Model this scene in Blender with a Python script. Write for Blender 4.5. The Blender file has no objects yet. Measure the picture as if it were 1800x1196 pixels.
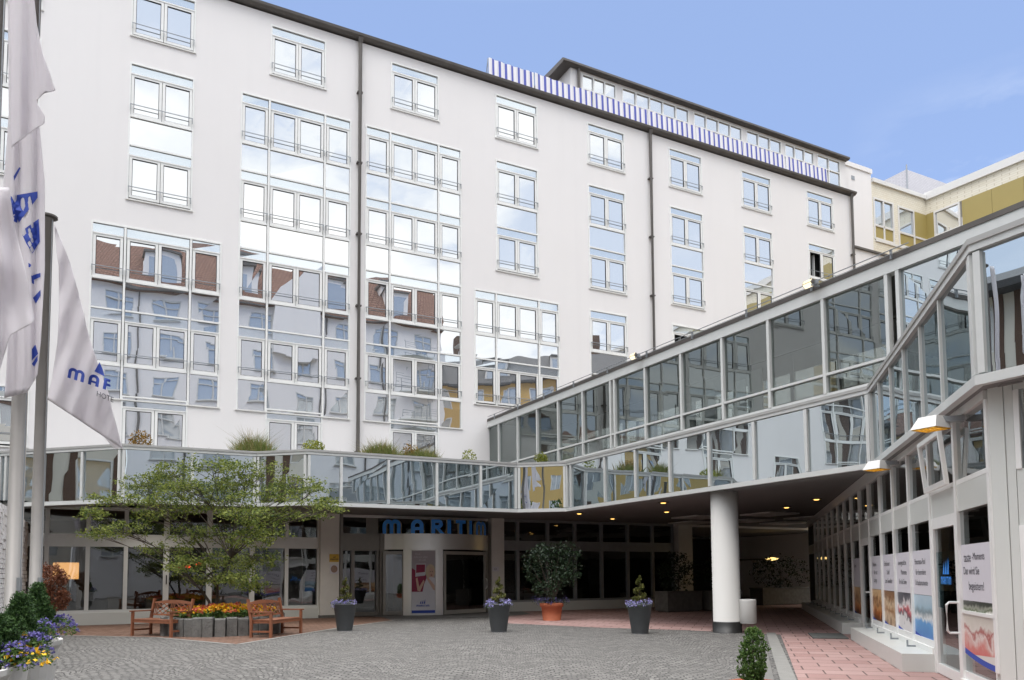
import bpy, math, random
from math import sin, cos, pi, radians, sqrt, atan2
from mathutils import Vector, Matrix
R = random.Random(11)
SC = bpy.context.scene
COL = SC.collection
# ------------------------------------------------------------------ camera model of the survey
FPX, EYE, PIT, ROL, CY = 1380.0, 1.5, 0.0667, -0.0066, 917.6534
def ray(x, y):
    a, b = x - 900, y - CY
    px = cos(ROL) * a + sin(ROL) * b
    py = -sin(ROL) * a + cos(ROL) * b
    u = -py / FPX
    return px / FPX, cos(PIT) - u * sin(PIT), sin(PIT) + u * cos(PIT)
def atz(x, y, z=0.0):
    r = ray(x, y); t = (z - EYE) / r[2]
    return Vector((r[0] * t, r[1] * t, z))
def aty(x, y, Y):
    r = ray(x, y); t = Y / r[1]
    return Vector((r[0] * t, Y, EYE + r[2] * t))
# ------------------------------------------------------------------ helpers
WP = {}
class Fr:
    """plan frame: s along u, d along the outward normal n, z up"""
    def __init__(self, o, u, n=None):
        self.o, self.u = o, u
        self.n = n or (u[1], -u[0])
    def p(self, s, d, z):
        return Vector((self.o[0] + s * self.u[0] + d * self.n[0], self.o[1] + s * self.u[1] + d * self.n[1], z))
    def off(self, x, y):
        dx, dy = x - self.o[0], y - self.o[1]
        return dx * self.u[0] + dy * self.u[1], dx * self.n[0] + dy * self.n[1]
W0 = Fr((0, 0), (1, 0), (0, 1))
class MB:
    def __init__(self): self.v, self.f, self.m = [], [], []
    def poly(self, pts, mi=0):
        i = len(self.v); self.v += [tuple(p) for p in pts]
        self.f.append(tuple(range(i, i + len(pts)))); self.m.append(mi)
    def box(self, fr, s0, s1, d0, d1, z0, z1, mi=0):
        i = len(self.v)
        for z in (z0, z1):
            for s, d in ((s0, d0), (s1, d0), (s1, d1), (s0, d1)):
                self.v.append(tuple(fr.p(s, d, z)))
        for q in ((3, 2, 1, 0), (4, 5, 6, 7), (0, 1, 5, 4), (1, 2, 6, 5), (2, 3, 7, 6), (3, 0, 4, 7)):
            self.f.append(tuple(i + k for k in q)); self.m.append(mi)
    def prism(self, fr, prof, s0, s1, mi=0):
        """profile in (d,z) swept along s"""
        i = len(self.v); n = len(prof)
        for s in (s0, s1):
            for d, z in prof: self.v.append(tuple(fr.p(s, d, z)))
        self.f.append(tuple(i + k for k in range(n))); self.m.append(mi)
        self.f.append(tuple(i + n + k for k in reversed(range(n)))); self.m.append(mi)
        for k in range(n):
            l = (k + 1) % n
            self.f.append((i + k, i + n + k, i + n + l, i + l)); self.m.append(mi)
    def plate(self, pts, vec, mi=0):
        """flat outline given thickness along vec"""
        i = len(self.v); n = len(pts); vec = Vector(vec)
        self.v += [tuple(p) for p in pts] + [tuple(Vector(p) + vec) for p in pts]
        self.f.append(tuple(i + k for k in range(n))); self.m.append(mi)
        self.f.append(tuple(i + n + k for k in reversed(range(n)))); self.m.append(mi)
        for k in range(n):
            l = (k + 1) % n
            self.f.append((i + k, i + n + k, i + n + l, i + l)); self.m.append(mi)
    def tube(self, pts, rad, seg=8, mi=0, cap=True):
        pts = [Vector(p) for p in pts]
        if not isinstance(rad, (list, tuple)): rad = [rad] * len(pts)
        i = len(self.v); n = len(pts)
        for k, p in enumerate(pts):
            t = (pts[min(k + 1, n - 1)] - pts[max(k - 1, 0)])
            if t.length < 1e-9: t = Vector((0, 0, 1))
            t.normalize()
            a = t.cross(Vector((0, 0, 1)))
            if a.length < 1e-3: a = t.cross(Vector((1, 0, 0)))
            a.normalize(); b = t.cross(a)
            for j in range(seg):
                an = 2 * pi * j / seg
                self.v.append(tuple(p + (a * cos(an) + b * sin(an)) * rad[k]))
        for k in range(n - 1):
            for j in range(seg):
                l = (j + 1) % seg
                self.f.append((i + k * seg + j, i + k * seg + l, i + (k + 1) * seg + l, i + (k + 1) * seg + j)); self.m.append(mi)
        if cap:
            self.f.append(tuple(i + j for j in range(seg))); self.m.append(mi)
            self.f.append(tuple(i + (n - 1) * seg + j for j in reversed(range(seg)))); self.m.append(mi)
    def lathe(self, c, prof, seg=28, mi=0):
        i = len(self.v); n = len(prof)
        for r, z in prof:
            for j in range(seg):
                an = 2 * pi * j / seg
                self.v.append((c[0] + r * cos(an), c[1] + r * sin(an), c[2] + z))
        for k in range(n - 1):
            for j in range(seg):
                l = (j + 1) % seg
                self.f.append((i + k * seg + j, i + k * seg + l, i + (k + 1) * seg + l, i + (k + 1) * seg + j)); self.m.append(mi)
        self.f.append(tuple(i + j for j in range(seg))); self.m.append(mi)
        self.f.append(tuple(i + (n - 1) * seg + j for j in range(seg))); self.m.append(mi)
    def leaf(self, p, size, asp=0.5, mi=0, up=0.0):
        a = Vector((R.gauss(0, 1), R.gauss(0, 1), R.gauss(0, 1) * (1 - up))).normalized()
        b = a.cross(Vector((R.gauss(0, 1), R.gauss(0, 1), R.gauss(0, 1) + up * 3))).normalized()
        c = a.cross(b)
        p = Vector(p); s = size * R.uniform(.7, 1.3)
        self.poly((p - a * s * .5, p + b * s * asp * .5 + c * s * .06, p + a * s * .5, p - b * s * asp * .5 + c * s * .06), mi)
    def build(self, name, mat, parent=None, smooth=False, at=None):
        me = bpy.data.meshes.new(name)
        w = WP.get(parent.name, Vector((0, 0, 0))) if parent else Vector(at or (0, 0, 0))
        vs = [(x - w[0], y - w[1], z - w[2]) for x, y, z in self.v]
        me.from_pydata(vs, [], self.f)
        for mm in (mat if isinstance(mat, (list, tuple)) else [mat]): me.materials.append(mm)
        me.polygons.foreach_set('material_index', self.m)
        if smooth: me.polygons.foreach_set('use_smooth', [True] * len(self.f))
        me.update()
        o = bpy.data.objects.new(name, me); COL.objects.link(o)
        if parent: o.parent = parent
        elif at: o.location = at
        WP[o.name] = w
        return o
def tag(o, label=None, cat=None, group=None, kind=None):
    for k, v in (('label', label), ('category', cat), ('group', group), ('kind', kind)):
        if v: o[k] = v
    return o
def thing(name, loc, label, cat, group=None, rz=0.0):
    o = bpy.data.objects.new(name, None); COL.objects.link(o)
    o.empty_display_size = .2
    o.location = loc; o.rotation_euler = (0, 0, rz)
    WP[o.name] = Vector((0, 0, 0)) if rz else Vector(loc)
    return tag(o, label, cat, group)
def copy_tree(o, parent=None):
    c = o.copy(); COL.objects.link(c)
    if parent: c.parent = parent
    WP[c.name] = WP.get(o.name, Vector((0, 0, 0)))
    for ch in list(o.children): copy_tree(ch, c)
    return c
def place(o, loc, label, rz=None):
    o.location = loc; o['label'] = label
    if rz is not None: o.rotation_euler = (0, 0, rz)
    return o
# ------------------------------------------------------------------ materials
class NT:
    def __init__(self, name):
        self.m = bpy.data.materials.new(name); self.m.use_nodes = True
        self.t = self.m.node_tree; self.t.nodes.clear()
        self.out = self.t.nodes.new('ShaderNodeOutputMaterial')
    def n(self, typ, ins=None, **kw):
        nd = self.t.nodes.new('ShaderNode' + typ)
        for k, v in kw.items(): setattr(nd, k, v)
        for k, v in (ins or {}).items():
            if hasattr(v, 'is_output'): self.t.links.new(v, nd.inputs[k])
            else: nd.inputs[k].default_value = v
        return nd
    def math(self, op, a, b=0.0, c=0.0): return self.n('Math', {0: a, 1: b, 2: c}, operation=op).outputs[0]
    def obj(self): return self.n('TexCoord').outputs['Object']
    def pos(self): return self.n('NewGeometry').outputs['Position']
    def noise(self, vec, scale, detail=3, rough=.55): return self.n('TexNoise', {'Vector': vec, 'Scale': scale, 'Detail': detail, 'Roughness': rough}).outputs['Fac']
    def ramp(self, fac, stops):
        nd = self.n('ValToRGB', {'Fac': fac}); e = nd.color_ramp.elements
        while len(e) < len(stops): e.new(.5)
        for k, (p, c) in enumerate(stops): e[k].position = p; e[k].color = (*c, 1)
        return nd.outputs['Color']
    def mix(self, fac, a, b, mode='MIX'):
        nd = self.n('Mix', {0: fac}, data_type='RGBA', blend_type=mode)
        for k, v in ((6, a), (7, b)):
            if hasattr(v, 'is_output'): self.t.links.new(v, nd.inputs[k])
            else: nd.inputs[k].default_value = (*v, 1)
        return nd.outputs[2]
    def bump(self, h, dist, strength=1.0): return self.n('Bump', {'Height': h, 'Distance': dist, 'Strength': strength}).outputs['Normal']
    def done(self, sh): self.t.links.new(sh, self.out.inputs['Surface']); return self.m
    def pbr(self, col, rough=.6, metal=0.0, normal=None, spec=.5, **ins):
        d = {'Roughness': rough, 'Metallic': metal, 'Specular IOR Level': spec}
        if normal: d['Normal'] = normal
        d['Base Color'] = col if hasattr(col, 'is_output') else (*col, 1)
        d.update(ins)
        return self.n('BsdfPrincipled', d).outputs['BSDF']
def simple(name, col, rough=.6, metal=0.0, var=.12, scale=6.0, bump=0.0, bscale=40.0, spec=.5):
    t = NT(name); p = t.pos()
    c = t.mix(t.noise(p, scale), tuple(x * (1 - var) for x in col), tuple(min(1, x * (1 + var)) for x in col))
    nm = t.bump(t.noise(p, bscale), bump) if bump else None
    r = t.math('MULTIPLY_ADD', t.noise(p, scale * 2), .2, rough - .1)
    return t.done(t.pbr(c, r, metal, nm, spec))
def plaster(name, col):
    t = NT(name); p = t.pos()
    sv = t.n('VectorMath', {0: p, 1: (2.2, 2.2, .12)}, operation='MULTIPLY').outputs[0]
    streak = t.noise(sv, 1.0, 4)
    c = t.mix(t.n('MapRange', {'Value': streak, 1: .5, 2: .8, 3: 0.0, 4: .35}).outputs[0], col, tuple(x * .93 for x in col))
    c = t.mix(t.n('MapRange', {'Value': t.noise(p, .35, 4), 1: .4, 2: .75, 3: 0.0, 4: .5}).outputs[0], c, tuple(x * .955 for x in col))
    return t.done(t.pbr(c, .9, 0, t.bump(t.noise(p, 120, 2), .004, .6), .2))
def mirror(name, tint, dark=.03, share=.82, wob=.010, wscale=.9, rough=.004):
    """reflecting coated pane; slightly uneven like rolled glass"""
    t = NT(name); p = t.obj()
    isl = t.n('NewGeometry').outputs['Random Per Island']
    sh = t.n('VectorMath', {0: p, 1: t.n('CombineXYZ', {0: t.math('MULTIPLY', isl, 37.0), 1: t.math('MULTIPLY', isl, 91.0)}).outputs[0]}, operation='ADD').outputs[0]
    nm = t.bump(t.noise(sh, wscale, 1, .4), wob)
    g = t.n('BsdfGlossy', {'Color': (*tint, 1), 'Roughness': rough, 'Normal': nm}).outputs[0]
    d = t.n('BsdfDiffuse', {'Color': (dark, dark * 1.08, dark * 1.12, 1)}).outputs[0]
    return t.done(t.n('MixShader', {0: share, 1: d, 2: g}).outputs[0])
def glass(name, tint, refl=.12, wob=.006, wscale=.9, gcol=(.95, .98, 1)):
    """see-through pane: tinted transmission with surface reflection"""
    t = NT(name); p = t.obj()
    nm = t.bump(t.noise(p, wscale, 1, .4), wob)
    g = t.n('BsdfGlossy', {'Color': (*gcol, 1), 'Roughness': .004, 'Normal': nm}).outputs[0]
    tr = t.n('BsdfTransparent', {'Color': (*tint, 1)}).outputs[0]
    f = t.math('POWER', t.n('LayerWeight', {'Blend': .5}).outputs['Facing'], 5.0)
    fac = t.n('MapRange', {'Value': f, 1: 0.0, 2: 1.0, 3: refl, 4: 1.0}).outputs[0]
    return t.done(t.n('MixShader', {0: fac, 1: tr, 2: g}).outputs[0])
def leafmat(name, a, b, trans=.3, rough=.55):
    t = NT(name)
    isl = t.n('NewGeometry').outputs['Random Per Island']
    c = t.ramp(isl, [(0, a), (1, b)])
    pr = t.pbr(c, rough, 0, None, .3)
    tl = t.n('BsdfTranslucent', {'Color': c}).outputs[0]
    return t.done(t.n('MixShader', {0: trans, 1: pr, 2: tl}).outputs[0])
def emit(name, col, s):
    t = NT(name); return t.done(t.n('Emission', {'Color': (*col, 1), 'Strength': s}).outputs[0])
def bricks(name, c1, c2, mortar, bw, bh, ms=.008, rough=.85, rot=0.0, vec=None, bump=.004, off=.5, var=.25, freq=2):
    t = NT(name); p = t.pos() if vec is None else vec(t)
    mp = t.n('Mapping', {'Vector': p, 'Rotation': (0, 0, rot)}).outputs[0]
    br = t.n('TexBrick', {'Vector': mp, 'Color1': (*c1, 1), 'Color2': (*c2, 1), 'Mortar': (*mortar, 1), 'Scale': 1.0, 'Mortar Size': ms, 'Mortar Smooth': .2, 'Bias': 0.0, 'Brick Width': bw, 'Row Height': bh}, offset=off, offset_frequency=freq)
    n = t.noise(t.pos(), 3.0, 5)
    c = t.mix(t.n('MapRange', {'Value': n, 1: .3, 2: .8, 3: 0.0, 4: var * 2}).outputs[0], br.outputs['Color'], tuple(x * .55 for x in c1))
    h = t.math('MULTIPLY_ADD', br.outputs['Fac'], -1.0, t.math('MULTIPLY', t.noise(t.pos(), 60, 3), .4))
    return t.done(t.pbr(c, rough, 0, t.bump(h, bump), .3))
M = {}
M['render'] = plaster('white_render', (.80, .782, .778))
M['cream'] = plaster('cream_render', (.70, .66, .58))
M['frame'] = simple('window_frame_white', (.82, .825, .81), .38, 0, .05)
M['frame_grey'] = simple('frame_grey_white', (.58, .58, .56), .4, 0, .06)
M['panel'] = simple('panel_grey_white', (.64, .66, .635), .35, 0, .05, 1.5)
M['gasket_shade'] = simple('gasket_shade_black', (.02, .02, .025), .5)
M['sill'] = simple('sill_grey', (.72, .715, .69), .5)
M['frame2'] = simple('aluminium_light_grey', (.66, .675, .665), .35, .1, .06)
M['rail'] = simple('rail_metal', (.30, .32, .34), .4, .3)
M['zinc'] = simple('weathered_zinc', (.115, .105, .098), .6, .2, .3, 2.5)
M['zinc_light'] = simple('zinc_coping', (.42, .42, .41), .5, .2, .1)
M['mirror'] = mirror('window_glass', (.93, .94, .935), .24, .82, .010, .55)
M['strip'] = mirror('transom_glass', (.82, .88, .92), .30, .74, .008, .6)
M['fascia_glass'] = mirror('fascia_glass', (.72, .80, .84), .03, .80, .008, .6)
M['walk_glass'] = glass('walkway_glass', (.38, .43, .42), .24, .004, .5, (.80, .87, .86))
M['shop_glass'] = glass('shop_glass', (.62, .66, .66), .16, .004)
M['lobby_glass'] = glass('lobby_glass', (.70, .72, .70), .14, .006)
M['soffit'] = simple('soffit_grey', (.20, .20, .197), .8, 0, .1, 1.0)
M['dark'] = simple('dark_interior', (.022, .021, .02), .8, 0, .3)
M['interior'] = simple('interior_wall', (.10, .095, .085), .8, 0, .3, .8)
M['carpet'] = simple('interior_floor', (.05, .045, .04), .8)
M['steel'] = simple('brushed_steel', (.72, .72, .71), .34, .65, .03, 1)
M['alu'] = simple('brushed_aluminium', (.46, .45, .42), .4, .2, .05, 1)
M['bronze'] = simple('bronze_frame', (.20, .185, .165), .35, .6, .1)
M['column'] = plaster('white_column', (.58, .57, .55))
M['pillar'] = simple('pillar_beige', (.70, .685, .65), .8, 0, .08, 3)
M['black'] = simple('black_paint', (.02, .02, .02), .45)
M['blue'] = simple('sign_blue', (.05, .32, .95), .35, 0, .04)
M['letter_side'] = simple('letter_side_cream', (.50, .44, .30), .5)
M['print_blue'] = simple('print_blue', (.035, .075, .40), .7, 0, .05)
M['print_dark'] = simple('print_grey', (.07, .07, .09), .7)
M['paper'] = simple('poster_white', (.66, .65, .70), .55, 0, .03)
t_ = NT('flag_cloth'); c_ = t_.mix(t_.noise(t_.pos(), 2.0), (.84, .81, .84), (.90, .875, .895))
M['flag'] = t_.done(t_.n('MixShader', {0: .45, 1: t_.n('BsdfDiffuse', {'Color': c_}).outputs[0], 2: t_.n('BsdfTranslucent', {'Color': c_}).outputs[0]}).outputs[0])
M['pole'] = simple('pole_grey', (.29, .275, .26), .45, .2, .12, 4)
M['teak'] = simple('oiled_teak', (.25, .095, .048), .5, 0, .3, 9, .001, 30)
M['planter'] = simple('dark_grey_planter', (.075, .08, .085), .6, 0, .12, 8)
M['terracotta'] = simple('terracotta', (.42, .12, .055), .75, 0, .15, 8)
M['concrete'] = simple('rough_concrete', (.15, .147, .138), .95, 0, .45, 7, .02, 25)
M['tub'] = simple('tub_white', (.55, .54, .52), .7, 0, .12, 6)
M['soil'] = simple('soil', (.04, .03, .022), 1, 0, .3, 20)
M['bark'] = simple('bark', (.07, .055, .042), .9, 0, .3, 15, .01, 30)
M['leaf_maple'] = leafmat('leaf_maple', (.04, .085, .018), (.33, .37, .085), .4)
M['leaf_dark'] = leafmat('leaf_camellia', (.008, .020, .009), (.026, .05, .02), .1, .4)
M['leaf_conifer'] = leafmat('leaf_conifer', (.016, .048, .016), (.075, .15, .035), .15)
M['leaf_olive'] = leafmat('leaf_olive', (.05, .07, .015), (.17, .16, .035), .15)
M['leaf_box'] = leafmat('leaf_box', (.035, .09, .02), (.17, .27, .07), .25)
M['leaf_copper'] = leafmat('leaf_copper', (.09, .028, .014), (.26, .10, .05), .2)
M['leaf_tree'] = leafmat('leaf_tree', (.02, .05, .01), (.08, .14, .02), .3)
M['grass_blade'] = leafmat('grass_blade', (.10, .16, .03), (.26, .28, .09), .3)
M['grass_dry'] = leafmat('grass_dry', (.25, .20, .08), (.40, .33, .15), .3)
M['violet'] = leafmat('blossom_violet', (.09, .075, .27), (.24, .21, .50), .2)
M['lilac'] = leafmat('blossom_lilac', (.26, .22, .52), (.46, .44, .74), .2)
M['yellow'] = leafmat('blossom_yellow', (.70, .36, .01), (.85, .58, .03), .2)
M['redblossom'] = leafmat('blossom_red', (.55, .07, .05), (.75, .25, .12), .2)
M['orange'] = leafmat('blossom_orange', (.68, .20, .03), (.80, .48, .04), .2)
M['tile_red'] = bricks('roof_tile_red', (.20, .105, .075), (.26, .145, .105), (.08, .03, .02), .22, .16, .02, vec=lambda t: t.n('CombineXYZ', {0: t.n('SeparateXYZ', {0: t.pos()}).outputs[0], 1: t.n('SeparateXYZ', {0: t.pos()}).outputs[2]}).outputs[0], bump=.02)
M['slate'] = simple('slate_roof', (.07, .07, .075), .7, 0, .25, 5)
M['brown'] = simple('brown_render', (.10, .055, .035), .8, 0, .15)
M['ochre'] = plaster('ochre_render', (.62, .42, .16))
M['olive'] = simple('olive_panel', (.36, .285, .095), .5, 0, .05, 1)
M['cream_tile'] = bricks('cream_wall_tile', (.74, .69, .57), (.78, .74, .63), (.58, .52, .40), .26, .13, .008, .6, vec=lambda t: t.n('CombineXYZ', {0: t.math('ADD', t.n('SeparateXYZ', {0: t.pos()}).outputs[0], t.n('SeparateXYZ', {0: t.pos()}).outputs[1]), 1: t.n('SeparateXYZ', {0: t.pos()}).outputs[2]}).outputs[0], bump=.002, var=.04)
M['wall_brick'] = None
M['lamp_glow'] = emit('lamp_glow', (1, .66, .22), 1.1)
M['flood_glow'] = emit('flood_glow', (1, .84, .55), .85)
M['spot_glow'] = emit('spot_glow', (1, .58, .15), 1.6)
M['shade'] = emit('lamp_shade_glow', (1, .50, .17), .62)
M['white_paint'] = simple('lamp_housing_white', (.70, .69, .67), .4, 0, .05)
M['ceil_panel'] = simple('ceiling_panel_white', (.75, .75, .73), .6)
M['red_reflection'] = emit('red_reflection', (1, .05, .02), 2.0)
M['skin'] = simple('print_skin', (.62, .42, .33), .6)
M['hair'] = simple('print_hair', (.60, .50, .34), .6)
M['magenta'] = simple('print_magenta', (.28, .02, .07), .6)
M['door_mat'] = simple('door_mat', (.12, .125, .12), .95, 0, .2, 30)
M['kerb'] = simple('kerb_granite', (.24, .235, .22), .85, 0, .2, 6, .004, 60)
M['yellow_plate'] = simple('plaque_yellow', (.62, .40, .05), .5)
M['brass'] = simple('plaque_bronze', (.30, .20, .15), .4, .3)
# striped cloth of the roof terrace screens
def stripes():
    t = NT('striped_cloth')
    x = t.n('SeparateXYZ', {0: t.n('TexCoord').outputs['UV']}).outputs[0]
    fr = t.math('FRACT', x)
    b = t.math('GREATER_THAN', fr, .62)
    l = t.math('MULTIPLY', t.math('GREATER_THAN', fr, .44), t.math('LESS_THAN', fr, .5))
    c = t.mix(b, (.76, .75, .78), (.10, .12, .42))
    c = t.mix(l, c, (.55, .53, .62))
    return t.done(t.pbr(c, .8))
M['stripes'] = stripes()
# segmental-arch cobbles
def cobbles():
    t = NT('cobbles'); sp = t.n('SeparateXYZ', {0: t.pos()})
    wob = t.noise(t.pos(), .9, 2)
    x = t.math('ADD', sp.outputs[0], t.math('MULTIPLY_ADD', wob, .22, -.11))
    y = t.math('ADD', sp.outputs[1], t.math('MULTIPLY_ADD', t.noise(t.pos(), 1.3, 2), .22, -.11))
    x = t.math('ADD', x, t.math('MULTIPLY_ADD', t.noise(t.pos(), 7.5, 1), .07, -.035))
    y = t.math('ADD', y, t.math('MULTIPLY_ADD', t.noise(t.pos(), 6.3, 1), .07, -.035))
    Wd = 1.7
    xm = t.math('SUBTRACT', t.math('MULTIPLY', t.math('FRACT', t.math('DIVIDE', x, Wd)), Wd), Wd / 2)
    col = t.math('FLOOR', t.math('DIVIDE', x, Wd))
    yp = t.math('ADD', y, t.math('MULTIPLY', t.math('MULTIPLY', xm, xm), .85))
    yp = t.math('ADD', yp, t.math('MULTIPLY', col, .37))
    xs = t.math('MULTIPLY', xm, t.math('ADD', 1.0, t.math('MULTIPLY', t.math('ABSOLUTE', xm), .55)))
    xs = t.math('ADD', xs, t.math('MULTIPLY', col, 3.7))
    v = t.n('CombineXYZ', {0: xs, 1: yp}).outputs[0]
    br = t.n('TexBrick', {'Vector': v, 'Color1': (.13, .125, .118, 1), 'Color2': (.275, .264, .248, 1), 'Mortar': (.022, .02, .019, 1), 'Scale': 1.0, 'Mortar Size': .016, 'Mortar Smooth': .25, 'Bias': 0.0, 'Brick Width': .165, 'Row Height': .125}, offset=.5, offset_frequency=2)
    big = t.noise(t.pos(), .35, 4)
    c = t.mix(t.n('MapRange', {'Value': big, 1: .35, 2: .7, 3: 0.0, 4: .65}).outputs[0], br.outputs['Color'], (.125, .12, .112))
    # lighter stones picking out every sixth arch
    arch = t.math('GREATER_THAN', t.math('FRACT', t.math('DIVIDE', yp, 1.0)), .87)
    c = t.mix(t.math('MULTIPLY', arch, t.math('MULTIPLY', t.math('SUBTRACT', 1.0, br.outputs['Fac']), .34)), c, (.33, .32, .30))
    c = t.mix(t.math('MULTIPLY', t.noise(t.pos(), 14, 4), .35), c, (.14, .135, .13))
    h = t.math('MULTIPLY_ADD', br.outputs['Fac'], -1.0, t.math('MULTIPLY', t.noise(t.pos(), 45, 3), .5))
    return t.done(t.pbr(c, .78, 0, t.bump(h, .012), .35))
M['cobbles'] = cobbles()
YAW = 1.0890
U = (sin(YAW), cos(YAW)); N = (U[1], -U[0])          # along the hotel front / out of it
M['pave_red'] = bricks('red_paving', (.35, .215, .197), (.43, .29, .268), (.13, .09, .082), .56, .50, .013, .75, rot=radians(16.4), bump=.005, var=.12)
M['pave_brown'] = bricks('brown_brick_paving', (.17, .095, .065), (.26, .16, .12), (.07, .055, .045), .22, .11, .008, .85, rot=radians(27), bump=.004, var=.3)
M['grey_slab'] = simple('grey_slab', (.17, .165, .155), .85, 0, .2, 3)
M['wall_brick'] = bricks('white_split_brick', (.62, .61, .60), (.78, .77, .75), (.06, .055, .05), .34, .105, .014, .8, vec=lambda t: t.n('CombineXYZ', {0: t.math('SUBTRACT', t.math('MULTIPLY', t.n('SeparateXYZ', {0: t.pos()}).outputs[1], .9), t.math('MULTIPLY', t.n('SeparateXYZ', {0: t.pos()}).outputs[0], .5)), 1: t.n('SeparateXYZ', {0: t.pos()}).outputs[2]}).outputs[0], bump=.04, var=.1)
def photo(name, stops, scale, seed, z0=.4, z1=1.12, amt=.9):
    t = NT(name); v = t.n('Mapping', {'Vector': t.pos(), 'Location': (seed, seed * .7, seed * .3)}).outputs[0]
    z = t.n('MapRange', {'Value': t.n('SeparateXYZ', {0: t.pos()}).outputs[2], 1: z0, 2: z1, 3: 0.0, 4: 1.0}).outputs[0]
    n = t.math('MULTIPLY_ADD', t.noise(v, scale, 3, .6), amt, -amt / 2)
    c = t.ramp(t.math('ADD', z, n), stops)
    return t.done(t.pbr(c, .35))
# ------------------------------------------------------------------ block letters (strokes as quads, unit height)
def arch(cx, cy, ro, ri, a0, a1, n=10):
    q = []
    for k in range(n):
        a = a0 + (a1 - a0) * k / n; b = a0 + (a1 - a0) * (k + 1) / n
        q.append([(cx + ri * cos(a), cy + ri * sin(a)), (cx + ro * cos(a), cy + ro * sin(a)), (cx + ro * cos(b), cy + ro * sin(b)), (cx + ri * cos(b), cy + ri * sin(b))])
    return q
def rect(x0, y0, x1, y1): return [[(x0, y0), (x1, y0), (x1, y1), (x0, y1)]]
def glyph(ch, st=.25):
    """returns (width, pieces) ; a piece is a list of quads"""
    if ch == 'M':
        w = 1.32; sp = (w - st) / 2; ro, ri = (sp + st) / 2, (sp - st) / 2; cy = 1 - ro
        return w, [arch(ro, cy, ro, ri, pi, pi * .12) , arch(w - ro, cy, ro, ri, pi * .88, 0), rect(0, 0, st, cy), rect(sp, 0, sp + st, cy + .1), rect(w - st, 0, w, cy)]
    if ch == 'A':
        w = .86; ro, ri = w / 2, w / 2 - st; cy = 1 - ro
        return w, [arch(ro, cy, ro, ri, pi, 0), rect(0, 0, st, cy), rect(w - st, 0, w, cy), rect(st, .24, w - st, .24 + st * .75)]
    if ch == 'R':
        w = .88
        return w, [rect(0, 0, st, 1), rect(st, 1 - st * .9, .5, 1), rect(st, .36, .5, .36 + st * .85), arch(.5, .68, .32, .32 - st * .88, -pi / 2, pi / 2), [[(.34, .36), (.62, .36), (w + .04, 0), (w - .26, 0)]]]
    if ch == 'I': return st * 1.05, [rect(0, 0, st * 1.05, 1)]
    if ch == 'T':
        w = .84
        return w, [rect(0, 1 - st * .9, w, 1), rect(w / 2 - st / 2, 0, w / 2 + st / 2, 1 - st * .9)]
    return .4, []
def word(s, gap=.22, st=.25):
    x = 0; out = []
    for ch in s:
        w, pc = glyph(ch, st)
        for p in pc: out.append([[(a + x, b) for a, b in q] for q in p])
        x += w + gap
    return x - gap, out
def sails():
    out = []
    for k, (x, h) in enumerate(((0, .72), (.42, .86), (.84, 1.0))):
        out.append([[(x, 0), (x + .34, 0), (x + .36, h * .5), (x + .33, h)], [(x, 0), (x + .33, h), (x + .22, h * .62), (x + .08, h * .2)]])
    return 1.25, out
def font_quads(txt, size):
    cu = bpy.data.curves.new('t', 'FONT'); cu.body = txt; cu.size = size; cu.resolution_u = 3
    ob = bpy.data.objects.new('t', cu); COL.objects.link(ob)
    me = bpy.data.meshes.new_from_object(ob.evaluated_get(bpy.context.evaluated_depsgraph_get()))
    vs = [(v.co.x, v.co.y) for v in me.vertices]
    fs = [[vs[i] for i in p.vertices] for p in me.polygons]
    bpy.data.objects.remove(ob); bpy.data.curves.remove(cu); bpy.data.meshes.remove(me)
    return fs
def flat(mb, pieces, fn, lift=.002, mi=0):
    """2-D pieces laid on a surface, each piece a hair above the last so none is coplanar"""
    for k, pc in enumerate(pieces):
        for q in pc: mb.poly([fn(a, b, k * lift) for a, b in q], mi)
# ------------------------------------------------------------------ foliage helpers
def ell(c, r):
    while True:
        v = Vector((R.uniform(-1, 1), R.uniform(-1, 1), R.uniform(-1, 1)))
        if v.length <= 1: return Vector((c[0] + v.x * r[0], c[1] + v.y * r[1], c[2] + v.z * r[2]))
def spray_leaves(mb, p, d, L, n, size, asp=.35):
    """a little shoot: leaves set along a short twig"""
    d = Vector(d).normalized()
    for k in range(n):
        t = R.uniform(.0, 1.0); w_ = L * .28 * (1 - t * .7)
        mb.leaf(Vector(p) + d * L * t + Vector((R.gauss(0, w_), R.gauss(0, w_), R.gauss(0, w_))), size, asp)
def cone_leaves(mb, c, h, r, n, size, asp=.35, lumps=6, round_=.0, mi=0):
    ph = [(R.uniform(0, 6.28), R.uniform(2, 5), R.uniform(.0, 6)) for _ in range(lumps)]
    per = 16
    for _ in range(n // per):
        t = R.random() ** 1.4
        a = R.uniform(0, 2 * pi)
        k = 1 + sum(.09 * sin(f * a + p + q * t * 2) for p, f, q in ph)
        prof = (1 - t) ** 1.0 if not round_ else sqrt(max(0, 1 - (2 * t - 1) ** 2)) * (1 - round_ * t * .4)
        if not round_: prof = min(prof, .65 + t * 2.2) + .01
        rr = r * prof * k * (1 - R.random() ** 2 * .5) * .86
        L = r * (R.uniform(.14, .34) if not round_ else R.uniform(.12, .28))
        spray_leaves(mb, (c[0] + rr * cos(a), c[1] + rr * sin(a), c[2] + h * t * .95), (cos(a) * .8, sin(a) * .8, R.uniform(.2, 1.3)), L, per, size, asp)
def mound(mb, c, r, n, size, asp=.8, mi=0, low=-.2):
    for _ in range(n):
        a = R.uniform(0, 2 * pi); e = R.uniform(low, pi / 2)
        k = R.uniform(.75, 1.05)
        mb.leaf((c[0] + r[0] * cos(a) * cos(e) * k, c[1] + r[1] * sin(a) * cos(e) * k, c[2] + r[2] * sin(e) * k), size, asp, mi)
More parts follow.
